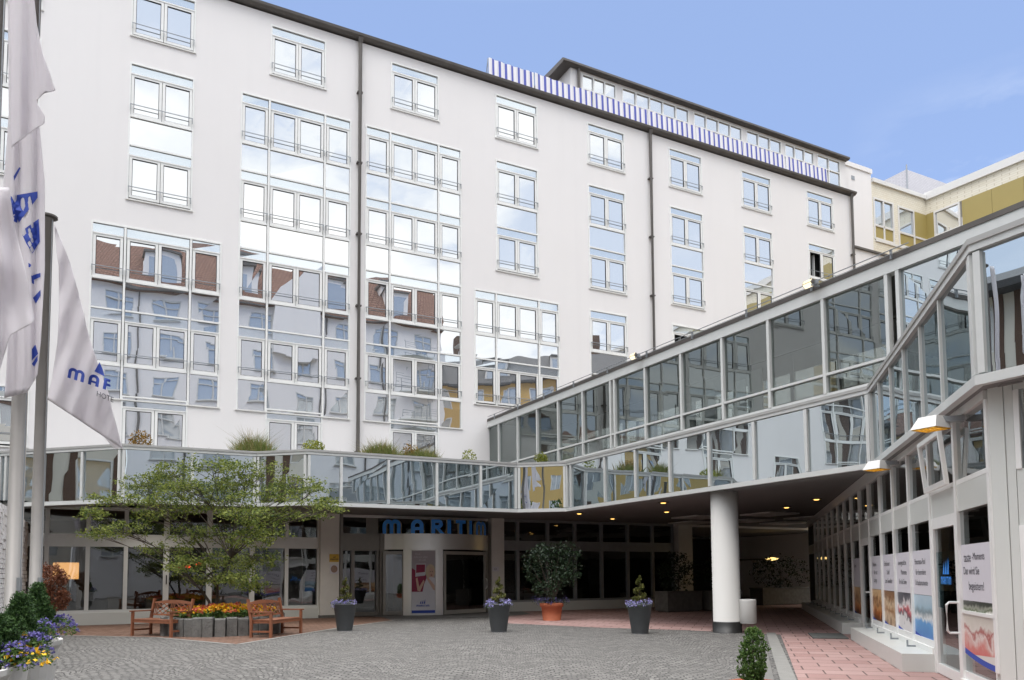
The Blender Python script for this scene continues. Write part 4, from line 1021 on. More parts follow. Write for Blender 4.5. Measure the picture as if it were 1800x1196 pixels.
# wall lamps reaching out under the fascia
def walllamp(px, py, z, lab):
    p = atz(px, py, z)
    t, d = ST.off(p.x, p.y)
    t_ = thing('wall_lamp', (p.x, p.y, z), lab, 'wall lamp')
    mb = MB(); mb.box(ST, t - .05, t + .05, 0.0, d - .1, z + .06, z + .13); mb.build('arm', M['rail'], t_)
    fr = Fr((p.x, p.y), WD, (-U[0], -U[1]))
    w_ = .175
    A_ = [fr.p(-w_, -.16, z - .02), fr.p(w_, -.16, z - .02), fr.p(w_, .16, z - .02), fr.p(-w_, .16, z - .02)]
    B_ = [fr.p(-w_ + .05, -.13, z + .14), fr.p(w_ - .05, -.13, z + .14), fr.p(w_ - .05, .06, z + .14), fr.p(-w_ + .05, .06, z + .14)]
    mb = MB(); mb.poly(B_)
    for i in range(4): mb.poly([A_[i], A_[(i + 1) % 4], B_[(i + 1) % 4], B_[i]])
    mb.build('housing', M['white_paint'], t_)
    mb = MB(); mb.poly([fr.p(-w_ + .03, -.13, z - .012), fr.p(w_ - .03, -.13, z - .012), fr.p(w_ - .03, .13, z - .012), fr.p(-w_ + .03, .13, z - .012)]); mb.build('tube', M['lamp_glow'], t_)
    mb = MB()
    for i in range(4):
        s = -w_ + .02 + i * (2 * w_ - .055) / 3; mb.box(fr, s, s + .012, -.14, .14, z - .032, z - .013)
    for d_ in (-.15, -.05, .05, .145): mb.box(fr, -w_ + .01, w_ - .01, d_ - .004, d_ + .004, z - .030, z - .014)
    mb.build('louvre', M['yellow_plate'], t_)
walllamp(1636, 752, 3.33, 'boxy white wall lamp with glowing amber louvre nearest the corner pier')
walllamp(1541, 824, 3.36, 'boxy white wall lamp at the corner of the mirrored fascia')
# ================================================================== NEIGHBOURING BUILDINGS
P2 = Fr(FA.p(0, -2.5, 0)[:2], U, N)
st = thing('stair_block', P2.p(38.9, 0, 0), 'narrow white rendered stair block between the hotel end and the yellow building', 'building')
mb = MB(); mb.box(P2, 37.65, 40.2, -8, 0, 0, 25.5); mb.build('wall', M['render'], st)
mb = MB(); mb.box(P2, 37.6, 40.26, -8, .06, 25.5, 25.78); mb.build('parapet', M['render'], st)
mb = MB(); mb.box(P2, 38.45, 38.72, -.02, .02, 24.75, 25.0); mb.build('vent', M['rail'], st)
mb = MB(); mb.box(FA, SE1 + .01, 41.5, -2.45, -.05, 0, 19.05); o = mb.build('annex_wall', M['render'], st)
mb = MB(); mb.box(FA, SE1 + .01, 41.6, -2.5, .05, 19.051, 19.16); mb.build('annex_coping', M['zinc'], st)
mb = MB(); mb.box(FA, 36.5, 38.9, -.08, -.03, 16.4, 18.45); o = mb.build('annex_window', M['frame'], st)
mb = MB()
for a, b in ((36.6, 37.65), (37.75, 38.8)): mb.poly([FA.p(a, -.026, 16.6), FA.p(b, -.026, 16.6), FA.p(b, -.026, 18.3), FA.p(a, -.026, 18.3)])
mb.build('glazing', M['mirror'], o)
yb = thing('yellow_building', P2.p(45.3, 0, 0), 'cream tiled building with olive panels and ochre walls at the right behind the bridge', 'building')
YC = P2.p(45.33, 0, 0); YV = Vector((.538, -.843)).normalized()
YR = Fr((YC.x, YC.y), YV)                              # wing turning towards the camera's right
YL = P2
mb = MB()
hl = [(40.45, 42.15, 21.5, 24.1), (42.55, 44.1, 21.5, 24.05)]
wall_grid(mb, YL, 40.2, 45.33, 0, 25.0, hl, 0, .2)
mb.build('tiled_wall', M['cream_tile'], yb)
mb = MB(); hr = [(.47, 2.08, 22.45, 24.05)]
wall_grid(mb, YR, 0, 62, 24.05, 24.95, [], 0); mb.build('tiled_wall', M['cream_tile'], yb)
mb = MB(); YW = []
for k in range(14):
    for z in (18.8, 15.9, 13.0, 10.1, 7.2): YW.append((3.0 + 4.1 * k, 4.7 + 4.1 * k, z, z + 1.75))
wall_grid(mb, YR, 0, 62, 0, 22.25, YW, 0, .15); mb.build('ochre_wall', M['ochre'], yb)
mb = MB(); mb.box(YL, 40.25, 45.33, -9, .12, 25.0, 25.25); mb.build('coping', M['white_paint'], yb)
mb = MB(); mb.box(YR, -.0, 62, -9, .14, 24.95, 25.43); mb.build('coping', M['white_paint'], yb)
mb = MB(); mb.box(YR, 0, 62, -.1, .10, 22.25, 22.42); mb.build('white_band', M['white_paint'], yb)
s = 2.2
while s < 62:
    mb = MB(); mb.box(YR, s, min(62, s + 1.72), -.1, .02, 22.42, 24.05); s += 1.735; mb.build('olive_panel', M['olive'], yb)
for fr_, a_, b_, c_, e_ in ((YR, .0, .46, 22.42, 24.05), (YL, 44.15, 45.31, 22.4, 24.0), (YL, 44.15, 45.31, 21.5, 22.28)):
    mb = MB(); mb.box(fr_, a_, b_, -.1, .02, c_, e_); mb.build('olive_panel', M['olive'], yb)
mb = MB(); mb.box(YL, 44.12, 45.31, -.1, .06, 22.28, 22.4); mb.box(YL, 40.4, 45.31, -.1, .06, 21.36, 21.5); mb.build('white_band', M['white_paint'], yb)
def ywin(fr, a, b, zs, z0, z1, n):
    m_ = MB(); w_ = .11
    m_.box(fr, a, a + w_, -.12, .04, z0, z1); m_.box(fr, b - w_, b, -.12, .04, z0, z1); m_.box(fr, a + w_, b - w_, -.12, .035, z1 - w_, z1); m_.box(fr, a + w_, b - w_, -.12, .035, z0, z0 + w_)
    if zs: m_.box(fr, a + w_, b - w_, -.12, .03, zs - .06, zs + .06)
    if n == 2: m_.box(fr, (a + b) / 2 - .06, (a + b) / 2 + .06, -.12, .03, z0 + w_, z1 - w_)
    o_ = m_.build('window', M['white_paint'], yb)
    m_ = MB(); j = R.uniform(-.006, .006)
    zb = zs or z0
    m_.poly([fr.p(a + w_, -.05 + j, zb), fr.p(b - w_, -.05, zb), fr.p(b - w_, -.05 + j, z1 - w_), fr.p(a + w_, -.05, z1 - w_)]); m_.build('pane', M['strip'] if zs else M['mirror'], o_)
    if zs: m_ = MB(); m_.box(fr, a + w_, b - w_, -.1, -.02, z0 + w_, zs - .06); m_.build('olive_panel', M['olive'], o_)
    return o_
ywin(YL, 40.3, 42.15, 22.38, 21.5, 24.1, 2); ywin(YL, 42.55, 44.1, 22.38, 21.5, 24.05, 1); ywin(YR, .47, 2.08, None, 22.42, 24.05, 1)
for a, b, z0, z1 in YW: ywin(YR, a, b, None, z0, z1, 2)
mb = MB(); mb.poly([YR.p(0, -9, 25.1), YR.p(62, -9, 25.1), YR.p(62, 0, 25.1), YR.p(0, 0, 25.1)]); mb.poly([YR.p(62, 0, 0), YR.p(62, -9, 0), YR.p(62, -9, 25.1), YR.p(62, 0, 25.1)]); mb.build('roof', M['slate'], yb)
mb = MB(); a_ = YR.p(0, -6, 0); fr = Fr((a_.x, a_.y), YV); mb.prism(fr, [(0, 25.2), (-5, 27.0), (-9, 25.2)], 14, 62); mb.build('grey_roof', M['slate'], yb)
# roof plant enclosure
ra = aty(1593, 298, 53)
re_ = thing('roof_plant_enclosure', (ra.x, ra.y, 25.2), 'pale grey screened plant box on the roof of the cream tiled building', 'roof plant')
fr = Fr((ra.x, ra.y), U, N)
t = NT('perforated_sheet'); br_ = t.n('TexBrick', {'Vector': t.n('CombineXYZ', {0: t.n('SeparateXYZ', {0: t.pos()}).outputs[0], 1: t.n('SeparateXYZ', {0: t.pos()}).outputs[2]}).outputs[0], 'Color1': (.50, .49, .52, 1), 'Color2': (.54, .53, .56, 1), 'Mortar': (.40, .39, .42, 1), 'Mortar Size': .012, 'Brick Width': .22, 'Row Height': .12, 'Scale': 1.0})
M['perf'] = t.done(t.pbr(br_.outputs['Color'], .6))
mb = MB(); mb.box(fr, 0, 7, -5, 0, 25.2, ra.z); mb.build('screen', M['perf'], re_)
mb = MB(); mb.tube([fr.p(-.03, .05, 25.2), fr.p(-.03, .05, ra.z + .3)], .05, 6); mb.build('post', M['rail'], re_)
ac = thing('roof_vent', fr.p(-2.2, -3, 25.2), 'small white roof vent with a dark hood left of the pale plant box', 'roof vent')
mb = MB(); mb.box(fr, -2.4, -1.4, -5, -4.2, 25.2, 28.1); mb.build('body', M['white_paint'], ac)
mb = MB(); mb.prism(Fr(fr.p(-3.0, -4.1, 0)[:2], U, N), [(0, 27.9), (.3, 27.9), (.3, 28.3), (-.6, 28.4)], 0, .9); mb.build('hood', M['black'], ac)
# white wing of the courtyard opposite (seen mirrored in the hotel windows)
OPO = (3.7, -7.1); OP = Fr(OPO, (-U[0], -U[1]), (-N[0], -N[1]))
wg = thing('white_wing', OP.p(-13, 0, 0), 'white courtyard wing with a red tiled roof and dormers, mirrored in the hotel glass', 'building')
ow, EZ = [], 23.2
for k in range(8):
    for r_ in range(7): ow.append((-25.6 + 3.45 * k, -23.9 + 3.45 * k, 3.2 + 2.95 * r_, 4.95 + 2.95 * r_))
mb = MB(); wall_grid(mb, OP, -26.8, 1.6, 0, EZ, ow, 0, .18)
mb.poly([OP.p(-26.8, 0, 0), OP.p(-26.8, -10, 0), OP.p(-26.8, -10, EZ), OP.p(-26.8, 0, EZ)]); mb.poly([OP.p(1.6, 0, 0), OP.p(1.6, -10, 0), OP.p(1.6, -10, EZ), OP.p(1.6, 0, EZ)])
mb.build('wall', M['render'], wg)
fm, gm = MB(), MB()
fm.box(OP, 0, .07, -.12, .02, 0, 1.75); fm.box(OP, 1.63, 1.70, -.12, .02, 0, 1.75); fm.box(OP, .07, 1.63, -.12, .018, 0, .07); fm.box(OP, .07, 1.63, -.12, .018, 1.68, 1.75); fm.box(OP, .80, .90, -.12, .015, .07, 1.68); fm.box(OP, .07, .8, -.12, .014, 1.28, 1.34); fm.box(OP, .9, 1.63, -.12, .014, 1.28, 1.34); fm.box(OP, -.06, 1.76, -.05, .12, -.06, 0)
for a, b in ((.07, .8), (.9, 1.63)):
    gm.poly([OP.p(a, -.06, .07), OP.p(b, -.06, .07), OP.p(b, -.06, 1.68), OP.p(a, -.06, 1.68)])
fo = fm.build('window', M['frame_grey'], wg); M['opp_glass'] = mirror('opposite_glass', (.78, .79, .79), .42, .36, .01); go = gm.build('pane', M['opp_glass'], fo)
for i, h in enumerate(ow):
    o = fo if i == 0 else copy_tree(fo, wg)
    q = OP.p(h[0], 0, h[2]) - OP.p(0, 0, 0); o.location = q
mb = MB(); mb.prism(OP, [(.35, EZ - .05), (.35, EZ + .1), (-2.6, EZ + 4.4), (-8.0, EZ + 4.6), (-10, EZ), (-.05, EZ - .05)], -26.9, 1.7); mb.build('roof', M['tile_red'], wg)
mb = MB(); mb.box(OP, -26.9, 1.7, .3, .48, EZ - .02, EZ + .14); mb.build('gutter', M['zinc'], wg)
for s in (-23.6, -18.2, -10.6, -5.0):
    mb = MB(); mb.box(OP, s, s + 2.6, -2.6, -.3, EZ + .3, EZ + 3.1); o = mb.build('dormer', M['render'], wg)
    mb = MB(); mb.box(OP, s - .15, s + 2.75, -2.7, -.1, EZ + 3.101, EZ + 3.3); mb.build('dormer_roof', M['zinc'], o)
    mb = MB(); mb.poly([OP.p(s + .4, -.28, EZ + .9), OP.p(s + 2.2, -.28, EZ + .9), OP.p(s + 2.2, -.28, EZ + 2.7), OP.p(s + .4, -.28, EZ + 2.7)]); mb.build('pane', M['opp_glass'], o)
mb = MB()                                              # gabled bay and fire ladder balconies
mb.plate([OP.p(-15.6, .02, EZ - 4.0), OP.p(-11.8, .02, EZ - 4.0), OP.p(-11.8, .02, EZ + .6), OP.p(-15.6, .02, EZ + 4.4)], (N[0] * -.5, N[1] * -.5, 0)); mb.build('gable', M['render'], wg)
for r_ in range(6):
    z = 5.9 + 2.95 * r_
    mb = MB(); mb.box(OP, -25.9, -22.6, .0, 1.1, z - .18, z - .05); o = mb.build('balcony', M['panel'], wg)
    mb = MB(); 
    for s in (-25.9, -24.8, -23.7, -22.62): mb.box(OP, s, s + .03, 1.05, 1.09, z - .05, z + .95)
    for q in (.25, .5, .75, .95): mb.box(OP, -25.9, -22.6, 1.05, 1.08, z + q - .03, z + q)
    mb.box(OP, -25.2, -25.17, 1.12, 1.15, z - 2.95, z); mb.box(OP, -24.8, -24.77, 1.12, 1.15, z - 2.95, z)
    for q in range(9): mb.box(OP, -25.2, -24.77, 1.12, 1.145, z - 2.9 + q * .32, z - 2.87 + q * .32)
    mb.build('railing', M['rail'], o)
for s in (-21.4, -16.0, -8.3, -2.0):
    mb = MB(); mb.tube([OP.p(s, .1, 0), OP.p(s, .1, EZ)], .07, 8); mb.build('downpipe', M['zinc'], wg)
# darker house at the left end of the opposite side
gh = thing('grey_house', OP.p(6, 0, 0), 'beige house with wide dark windows, mirrored at the left of the hotel glass', 'building')
mb = MB(); hw = [(2.4 + 3.0 * k, 4.7 + 3.0 * k, 3 + 3.0 * r_, 4.9 + 3.0 * r_) for k in range(3) for r_ in range(6)]
wall_grid(mb, OP, 1.7, 11.5, 0, 21.5, hw, -.6, .2); mb.poly([OP.p(11.5, -.6, 0), OP.p(11.5, -9, 0), OP.p(11.5, -9, 21.5), OP.p(11.5, -.6, 21.5)]); mb.build('wall', M['cream'], gh)
for h in hw:
    mb = MB(); mb.box(OP, h[0], h[1], -.76, -.72, h[2], h[3]); mb.box(OP, h[0], h[1], -.72, -.60, h[3] - .5, h[3], 1); mb.box(OP, (h[0] + h[1]) / 2 - .05, (h[0] + h[1]) / 2 + .05, -.72, -.66, h[2], h[3] - .5, 2); mb.build('window', [M['opp_glass'], M['brown'], M['frame']], gh)
mb = MB(); mb.prism(OP, [(-.2, 21.45), (-.2, 21.7), (-3, 24.5), (-9, 24.5), (-9, 21.45)], 1.75, 11.7); mb.build('roof', M['slate'], gh)
# brown and cream house on the left side of the courtyard (mirrored in the fascia)
BHo = (-24.5, 9.2); BH = Fr(BHo, (-N[0], -N[1]), (U[0], U[1]))
bh = thing('brown_house', BHo + (0,), 'cream house with brown bands and dark mansard roof, mirrored in the fascia panes', 'building')
mb = MB(); hb = [(-21 + 3.1 * k, -19.4 + 3.1 * k, 2.2 + 3.0 * r_, 4.2 + 3.0 * r_) for k in range(10) for r_ in range(4)]
wall_grid(mb, BH, -22, 9.2, 0, 13.8, hb, 0, .2); mb.poly([BH.p(-22, 0, 0), BH.p(-22, -9, 0), BH.p(-22, -9, 13.8), BH.p(-22, 0, 13.8)]); mb.build('wall', M['cream'], bh)
mb = MB()
for k in range(10): mb.box(BH, -21.5 + 3.1 * k, -21.03 + 3.1 * k, 0, .05, 0, 13.8); mb.box(BH, -19.37 + 3.1 * k, -18.95 + 3.1 * k, 0, .05, 0, 13.8)
mb.build('brown_band', M['brown'], bh)
for h in hb:
    mb = MB(); mb.box(BH, h[0], h[1], -.16, -.12, h[2], h[3]); mb.box(BH, h[0], h[0] + .08, -.12, .01, h[2], h[3], 1); mb.box(BH, h[1] - .08, h[1], -.12, .01, h[2], h[3], 1); mb.box(BH, h[0] + .08, h[1] - .08, -.12, .008, h[2], h[2] + .08, 1); mb.box(BH, h[0] + .08, h[1] - .08, -.12, .008, h[3] - .08, h[3], 1); mb.build('window', [M['opp_glass'], M['white_paint']], bh)
mb = MB(); mb.prism(BH, [(.9, 13.6), (.95, 13.9), (.2, 13.95), (-2.0, 15.3), (-9, 15.5), (-9, 13.6)], -22.2, 9.3); mb.build('roof', M['slate'], bh)
# slate roofed ochre house beyond the shop (seen mirrored in the hotel glass)
HSd = Vector((.53, .85)).normalized()
HS = Fr((30.5, -4.0), HSd, (-HSd[1], HSd[0]))
hs = thing('slate_house', (34, 2, 0), 'ochre house with a grey slate roof and white dormers, mirrored in the hotel glass', 'building')
mb = MB(); hw = [(1.2 + 3.3 * k, 2.7 + 3.3 * k, 2.4 + 3.1 * r_, 4.3 + 3.1 * r_) for k in range(7) for r_ in range(6)]
wall_grid(mb, HS, 0, 24, 0, 20.3, hw, 0, .15); mb.build('wall', M['ochre'], hs)
for h in hw:
    mb = MB(); mb.box(HS, h[0], h[1], -.14, -.10, h[2], h[3]); mb.box(HS, h[0], h[0] + .1, -.1, .02, h[2], h[3], 1); mb.box(HS, h[1] - .1, h[1], -.1, .02, h[2], h[3], 1); mb.box(HS, h[0] + .1, h[1] - .1, -.1, .018, h[3] - .1, h[3], 1); mb.box(HS, (h[0] + h[1]) / 2 - .05, (h[0] + h[1]) / 2 + .05, -.1, .015, h[2], h[3] - .1, 1); mb.build('window', [M['opp_glass'], M['white_paint']], hs)
mb = MB(); mb.prism(HS, [(.45, 20.2), (.45, 20.4), (-2.2, 23.6), (-5, 24.4), (-10, 20.2)], -.3, 24.3); mb.build('roof', M['slate'], hs)
for s in (3, 9.5, 16):
    mb = MB(); mb.box(HS, s, s + 2.2, -2.4, -.2, 20.6, 22.8); o = mb.build('dormer', M['white_paint'], hs)
    mb = MB(); mb.box(HS, s + .25, s + 1.95, -.21, -.17, 21.0, 22.5); mb.build('pane', M['opp_glass'], o)
    mb = MB(); mb.box(HS, s - .1, s + 2.3, -2.5, -.05, 22.801, 22.95); mb.build('dormer_roof', M['slate'], o)
for s in (6.5, 20):
    mb = MB(); mb.box(HS, s, s + .9, -5, -4, 23.5, 26); mb.build('chimney', M['brown'], hs)
mb = MB(); c = HS.p(7.5, -1.0, 23.8); mb.tube([HS.p(7.5, -1.0, 22), c], .04, 6); mb.lathe((c.x, c.y, c.z), [(0, .35), (.5, .42), (.55, .5)], 16); mb.build('satellite_dish', M['white_paint'], hs)
# ochre house and trees at the open corner behind the camera
oh = thing('ochre_house', (-24, -34, 0), 'warm ochre house with white framed windows, mirrored in one fascia pane', 'building')
OH = Fr((-34, -30), (.96, -.28), (.28, .96))
mb = MB(); ho = [(1.5 + 2.9 * k, 2.7 + 2.9 * k, 1.6 + 3.1 * r_, 3.4 + 3.1 * r_) for k in range(9) for r_ in range(5)]
wall_grid(mb, OH, 0, 28, 0, 17, ho, 0, .15); mb.build('wall', M['ochre'], oh)
for h in ho:
    mb = MB(); mb.box(OH, h[0], h[1], -.14, -.10, h[2], h[3]); mb.box(OH, h[0], h[0] + .1, -.1, .02, h[2], h[3], 1); mb.box(OH, h[1] - .1, h[1], -.1, .02, h[2], h[3], 1); mb.box(OH, (h[0] + h[1]) / 2 - .05, (h[0] + h[1]) / 2 + .05, -.1, .015, h[2], h[3], 1); mb.build('window', [M['opp_glass'], M['white_paint']], oh)
mb = MB(); mb.prism(OH, [(.4, 16.9), (.4, 17.1), (-5, 20.5), (-10, 17), (-10, 16.9)], -.3, 28.3); mb.build('roof', M['tile_red'], oh)
def bgtree(loc, h, r, n, lab, leaf):
    t_ = thing('broadleaf_tree', loc, lab, 'tree', 'trees behind the camera')
    mb = MB(); mb.tube([Vector(loc), Vector(loc) + Vector((.1, 0, h * .35)), Vector(loc) + Vector((-.1, .2, h * .7))], [.22, .16, .06], 8)
    for k in range(6):
        a = R.uniform(0, 6.28); b = Vector(loc) + Vector((0, 0, h * R.uniform(.35, .55))); mb.tube([b, b + Vector((cos(a) * r * .4, sin(a) * r * .4, h * .12)), b + Vector((cos(a) * r * .8, sin(a) * r * .8, h * .3))], [.08, .05, .02], 6)
    mb.build('trunk', M['bark'], t_)
    mb = MB(); cl = [ell((loc[0], loc[1], loc[2] + h * .66), (r * .8, r * .8, h * .28)) for _ in range(34)]
    for _ in range(n):
        c = R.choice(cl); mb.leaf(ell(c, (r * .3, r * .3, r * .24)), .26, .6)
    mb.build('crown', leaf, t_)
bgtree((-9.5, -12.0, 0), 7.5, 3.0, 3200, 'leafy tree mirrored in the yellow fascia pane', M['leaf_tree'])
bgtree((-17.0, -17.5, 0), 9.5, 3.4, 3200, 'taller leafy tree standing before the ochre house', M['leaf_tree'])
# split-face brick wall at the left edge
WLo = FA.p(-2.45, .05, 0); WF = Fr((WLo.x, WLo.y), WD, (U[0], U[1]))
bw = thing('garden_wall', WLo, 'white split-brick wall running from the lobby along the left edge', 'wall')
mb = MB(); rows = 30; z = .0
rr = random.Random(4)
mb.box(WF, 0, 12, -.30, -.02, 0, 3.15)
o = mb.build('core', M['soil'], bw)
mb = MB()
for k in range(28):
    z0 = .02 + k * .1125; s = -rr.uniform(0, .3)
    while s < 12:
        L = rr.uniform(.2, .42); d = rr.uniform(-.012, .035)
        mb.box(WF, max(0, s) + .006, s + L - .006, -.34 - d * .3, d, z0 + .006, z0 + .1065); s += L
mb.build('bricks', M['render'], bw)
# ================================================================== BENCHES, RAISED BED, TREE
def bench():
    L = 1.55; t_ = thing('garden_bench', (0, 0, 0), '', 'bench', 'wooden benches by the raised bed', rz=.0001)
    X = W0
    mb = MB()
    for k in range(7): mb.box(X, -L / 2 + .05, L / 2 - .05, -.27 + .075 * k, -.21 + .075 * k, .40 + .004 * k * 0, .425)
    mb.box(X, -L / 2 + .06, L / 2 - .06, -.262, -.235, .33, .398); mb.box(X, -L / 2 + .06, L / 2 - .06, .235, .262, .33, .398)
    for s in (-L / 2 + .06, 0, L / 2 - .09): mb.box(X, s, s + .03, -.23, .23, .34, .395)
    mb.build('seat', M['teak'], t_)
    for s in (-L / 2, L / 2 - .06):
        mb = MB(); mb.box(X, s, s + .06, -.29, -.23, 0, .60); mb.build('leg', M['teak'], t_)
        mb = MB(); mb.prism(Fr((s, 0), (1, 0), (0, 1)), [(.24, 0), (.30, 0), (.30, .40), (.40, .92), (.345, .93), (.24, .42)], 0, .06); mb.build('leg', M['teak'], t_)
        mb = MB(); mb.box(X, s - .012, s + .072, -.33, .31, .602, .635); mb.build('armrest', M['teak'], t_)
        mb = MB(); mb.box(X, s + .012, s + .048, -.229, .239, .12, .165); mb.build('stretcher', M['teak'], t_)
    mb = MB()
    B = lambda s, h: Vector((s, .275 + (h - .4) * .2, h))
    def bar(a, b, w_=.018, th=.012):
        mb.tube([a, b], [w_, w_], 6)
    s0, s1 = -L / 2 + .06, L / 2 - .06
    n = 14                                            # curved crest rail
    for k in range(n):
        a, b = s0 + (s1 - s0) * k / n, s0 + (s1 - s0) * (k + 1) / n
        ya, yb = .84 + .055 * sin(pi * k / n), .84 + .055 * sin(pi * (k + 1) / n)
        pa, pb, pc, pd = B(a, ya - .07), B(b, yb - .07), B(b, yb), B(a, ya)
        pa.z, pb.z = .80, .80
        mb.plate([pa, pb, pc, pd], (0, .03, .0))
    mb.plate([B(s0, .49), B(s1, .49), B(s1, .535), B(s0, .535)], (0, .028, 0))
    w_ = (s1 - s0)
    for k in (1, 3): 
        c = s0 + w_ * k / 4
        for q, e in (((c - w_ * .16, .535), (c + w_ * .16, .80)), ((c - w_ * .16, .80), (c + w_ * .16, .535)), ((c - w_ * .16, .667), (c, .80)), ((c, .80), (c + w_ * .16, .667)), ((c + w_ * .16, .667), (c, .535)), ((c, .535), (c - w_ * .16, .667))): bar(B(*q) + Vector((0, .012, 0)), B(*e) + Vector((0, .015, 0)), .013)
    for f in (.04, .085, .455, .5, .545, .915, .96): bar(B(s0 + w_ * f, .53) + Vector((0, .013, 0)), B(s0 + w_ * f, .805) + Vector((0, .013, 0)), .013)
    mb.build('backrest', M['teak'], t_)
    return t_
b1 = bench()
fl = Vector(g(236, 1118)); frr = Vector(g(314, 1121))
ub = Vector((.875, -.485)).normalized()
n_back = Vector((-ub.y, ub.x))
c_ = Vector((-8.95, 20.08))
place(b1, (c_.x, c_.y, .004), 'wooden bench left of the flower bed, facing left of the camera', atan2(ub.y, ub.x))
b2 = copy_tree(b1)
ur = Vector((.225, .974)).normalized(); cr = Vector((-5.95, 19.95))
place(b2, (cr.x, cr.y, .004), 'wooden bench right of the flower bed, turned towards the entrance', atan2(ur.y, ur.x))
PC = Vector((-7.65, 21.0))
bed = thing('raised_bed', (PC.x, PC.y, 0), 'hexagonal raised bed edged with rough concrete palisades', 'planter')
NB = 34; rr = random.Random(8)
hexr = lambda a: 1.45 / max(cos(((a + .35) % (pi / 3)) - pi / 6), .5) * .93
mb = MB()
for k in range(NB):
    a = 2 * pi * k / NB; r_ = hexr(a); p = PC + Vector((cos(a), sin(a))) * r_
    u = Vector((-sin(a), cos(a))); hh = .47 + rr.uniform(-.025, .03); d = rr.uniform(-.02, .02)
    mb.prism(Fr((p.x, p.y), u), [(-.10 + d, 0), (.10 + d, 0), (.11 + d, hh - .03), (.085 + d, hh), (-.10 + d, hh)], -.122, .122)
mb.build('palisade', M['concrete'], bed)
mb = MB(); mb.poly([(PC.x + cos(2 * pi * k / NB) * hexr(2 * pi * k / NB), PC.y + sin(2 * pi * k / NB) * hexr(2 * pi * k / NB), .42) for k in range(NB)]); mb.build('soil', M['soil'], bed)
fb = thing('flower_bed', (PC.x, PC.y, .42), 'yellow, orange and red flowers filling the raised bed', 'flowers')
mb, lm = [MB(), MB(), MB()], MB()
for k in range(150):
    a = R.uniform(0, 2 * pi); r_ = 1.28 * sqrt(R.random()); c = (PC.x + cos(a) * r_, PC.y + sin(a) * r_, .44)
    hh = .16 + .14 * (1 - r_ / 1.3) + R.uniform(-.04, .05)
    for _ in range(20): lm.leaf((c[0] + R.gauss(0, .07), c[1] + R.gauss(0, .07), c[2] + R.uniform(0, hh)), .085, .55)
    band = (c[0] - PC.x) * .8 + (c[1] - PC.y) * .3
    mi = 0 if R.random() < .5 else (1 if band > -.2 and R.random() < .6 else 2)
    for _ in range(9):
        q = Vector((c[0] + R.gauss(0, .055), c[1] + R.gauss(0, .055), c[2] + hh + R.uniform(-.02, .05)))
        for _2 in range(5): mb[mi].leaf(q + Vector((R.gauss(0, .014), R.gauss(0, .014), R.gauss(0, .01))), .055, .8)
lm.build('leaves', M['leaf_box'], fb)
for m_, k in zip(mb, ('yellow', 'orange', 'redblossom')): m_.build('blossoms', M[k], fb)
mt_ = thing('maple_tree', (-8.1, 21.1, .42), 'small spreading tree with layers of light green leaves over the raised bed', 'tree')
tr = MB(); cw = MB()
base = Vector((-8.05, 21.1, .40))
blobs = [(300, 828, 62, 20), (372, 815, 55, 18), (445, 828, 60, 24), (520, 850, 55, 20), (250, 850, 42, 20), (196, 878, 40, 16), (152, 902, 28, 12), (214, 930, 52, 16), (170, 938, 30, 10), (300, 890, 60, 22), (392, 878, 70, 28), (470, 905, 65, 22), (552, 884, 36, 12), (536, 905, 40, 10), (345, 940, 62, 20), (282, 965, 52, 14), (408, 985, 52, 26), (440, 950, 45, 20), (372, 1022, 42, 16), (430, 1018, 36, 14), (330, 985, 40, 12), (420, 845, 50, 18), (342, 850, 50, 16), (272, 905, 40, 12), (490, 868, 46, 16), (560, 860, 24, 8), (455, 985, 36, 24), (400, 1015, 44, 20), (460, 930, 52, 20), (578, 882, 24, 8), (586, 893, 16, 6), (320, 1000, 30, 14), (360, 985, 44, 18), (445, 1030, 28, 12), (250, 880, 46, 14), (310, 860, 50, 16), (430, 905, 50, 20)]
forks = [Vector((-8.35, 21.1, 1.15)), Vector((-7.85, 20.95, 1.3)), Vector((-8.0, 21.3, 1.7)), Vector((-7.6, 21.2, 2.0))]
for f, k in zip(forks[:2], (0, 1)): tr.tube([base + Vector((.08 * k, 0, 0)), base.lerp(f, .5) + Vector((.06, .05, .05)), f], [.05, .04, .034], 8)
tr.tube([forks[0], forks[0].lerp(forks[2], .5) + Vector((-.1, 0, .05)), forks[2]], [.034, .03, .024], 8); tr.tube([forks[1], forks[1].lerp(forks[3], .5) + Vector((.08, 0, 0)), forks[3]], [.034, .03, .024], 8)
for bi, (px, py, rx, ry) in enumerate(blobs):
    dy = 20.9 + R.uniform(-1.35, 1.0)
    c = aty(px, py, dy); sc = dy / FPX
    ra_, rz_ = rx * sc, ry * sc * .8
    f = min(forks, key=lambda q: (q - c).length + (0 if q.z < c.z + .2 else 2))
    mid = f.lerp(c, .55) + Vector((R.uniform(-.15, .15), R.uniform(-.15, .15), .18))
    tr.tube([f, f.lerp(mid, .5) + Vector((0, 0, .08)), mid, c], [.019, .015, .010, .004], 6)
    ns = int(6 + rx * ry / 42)
    for k in range(ns):
        s_ = ell(c, (ra_, .55, rz_))
        if R.random() < .5: tr.tube([mid.lerp(c, R.uniform(.1, 1)), s_], [.008, .003], 4, cap=False)
        ph = R.uniform(0, 6.28); el = R.uniform(.14, .34); dr = Vector((cos(ph), sin(ph), R.uniform(-.35, .05)))
        for _ in range(22):
            tt = R.uniform(-1, 1); q = s_ + dr * tt * el + Vector((R.gauss(0, .06), R.gauss(0, .06), R.gauss(-.01, .04)))
            cw.leaf(q, .084, .42, 0, .25)
tr.build('trunk', M['bark'], mt_, True); cw.build('crown', M['leaf_maple'], mt_)
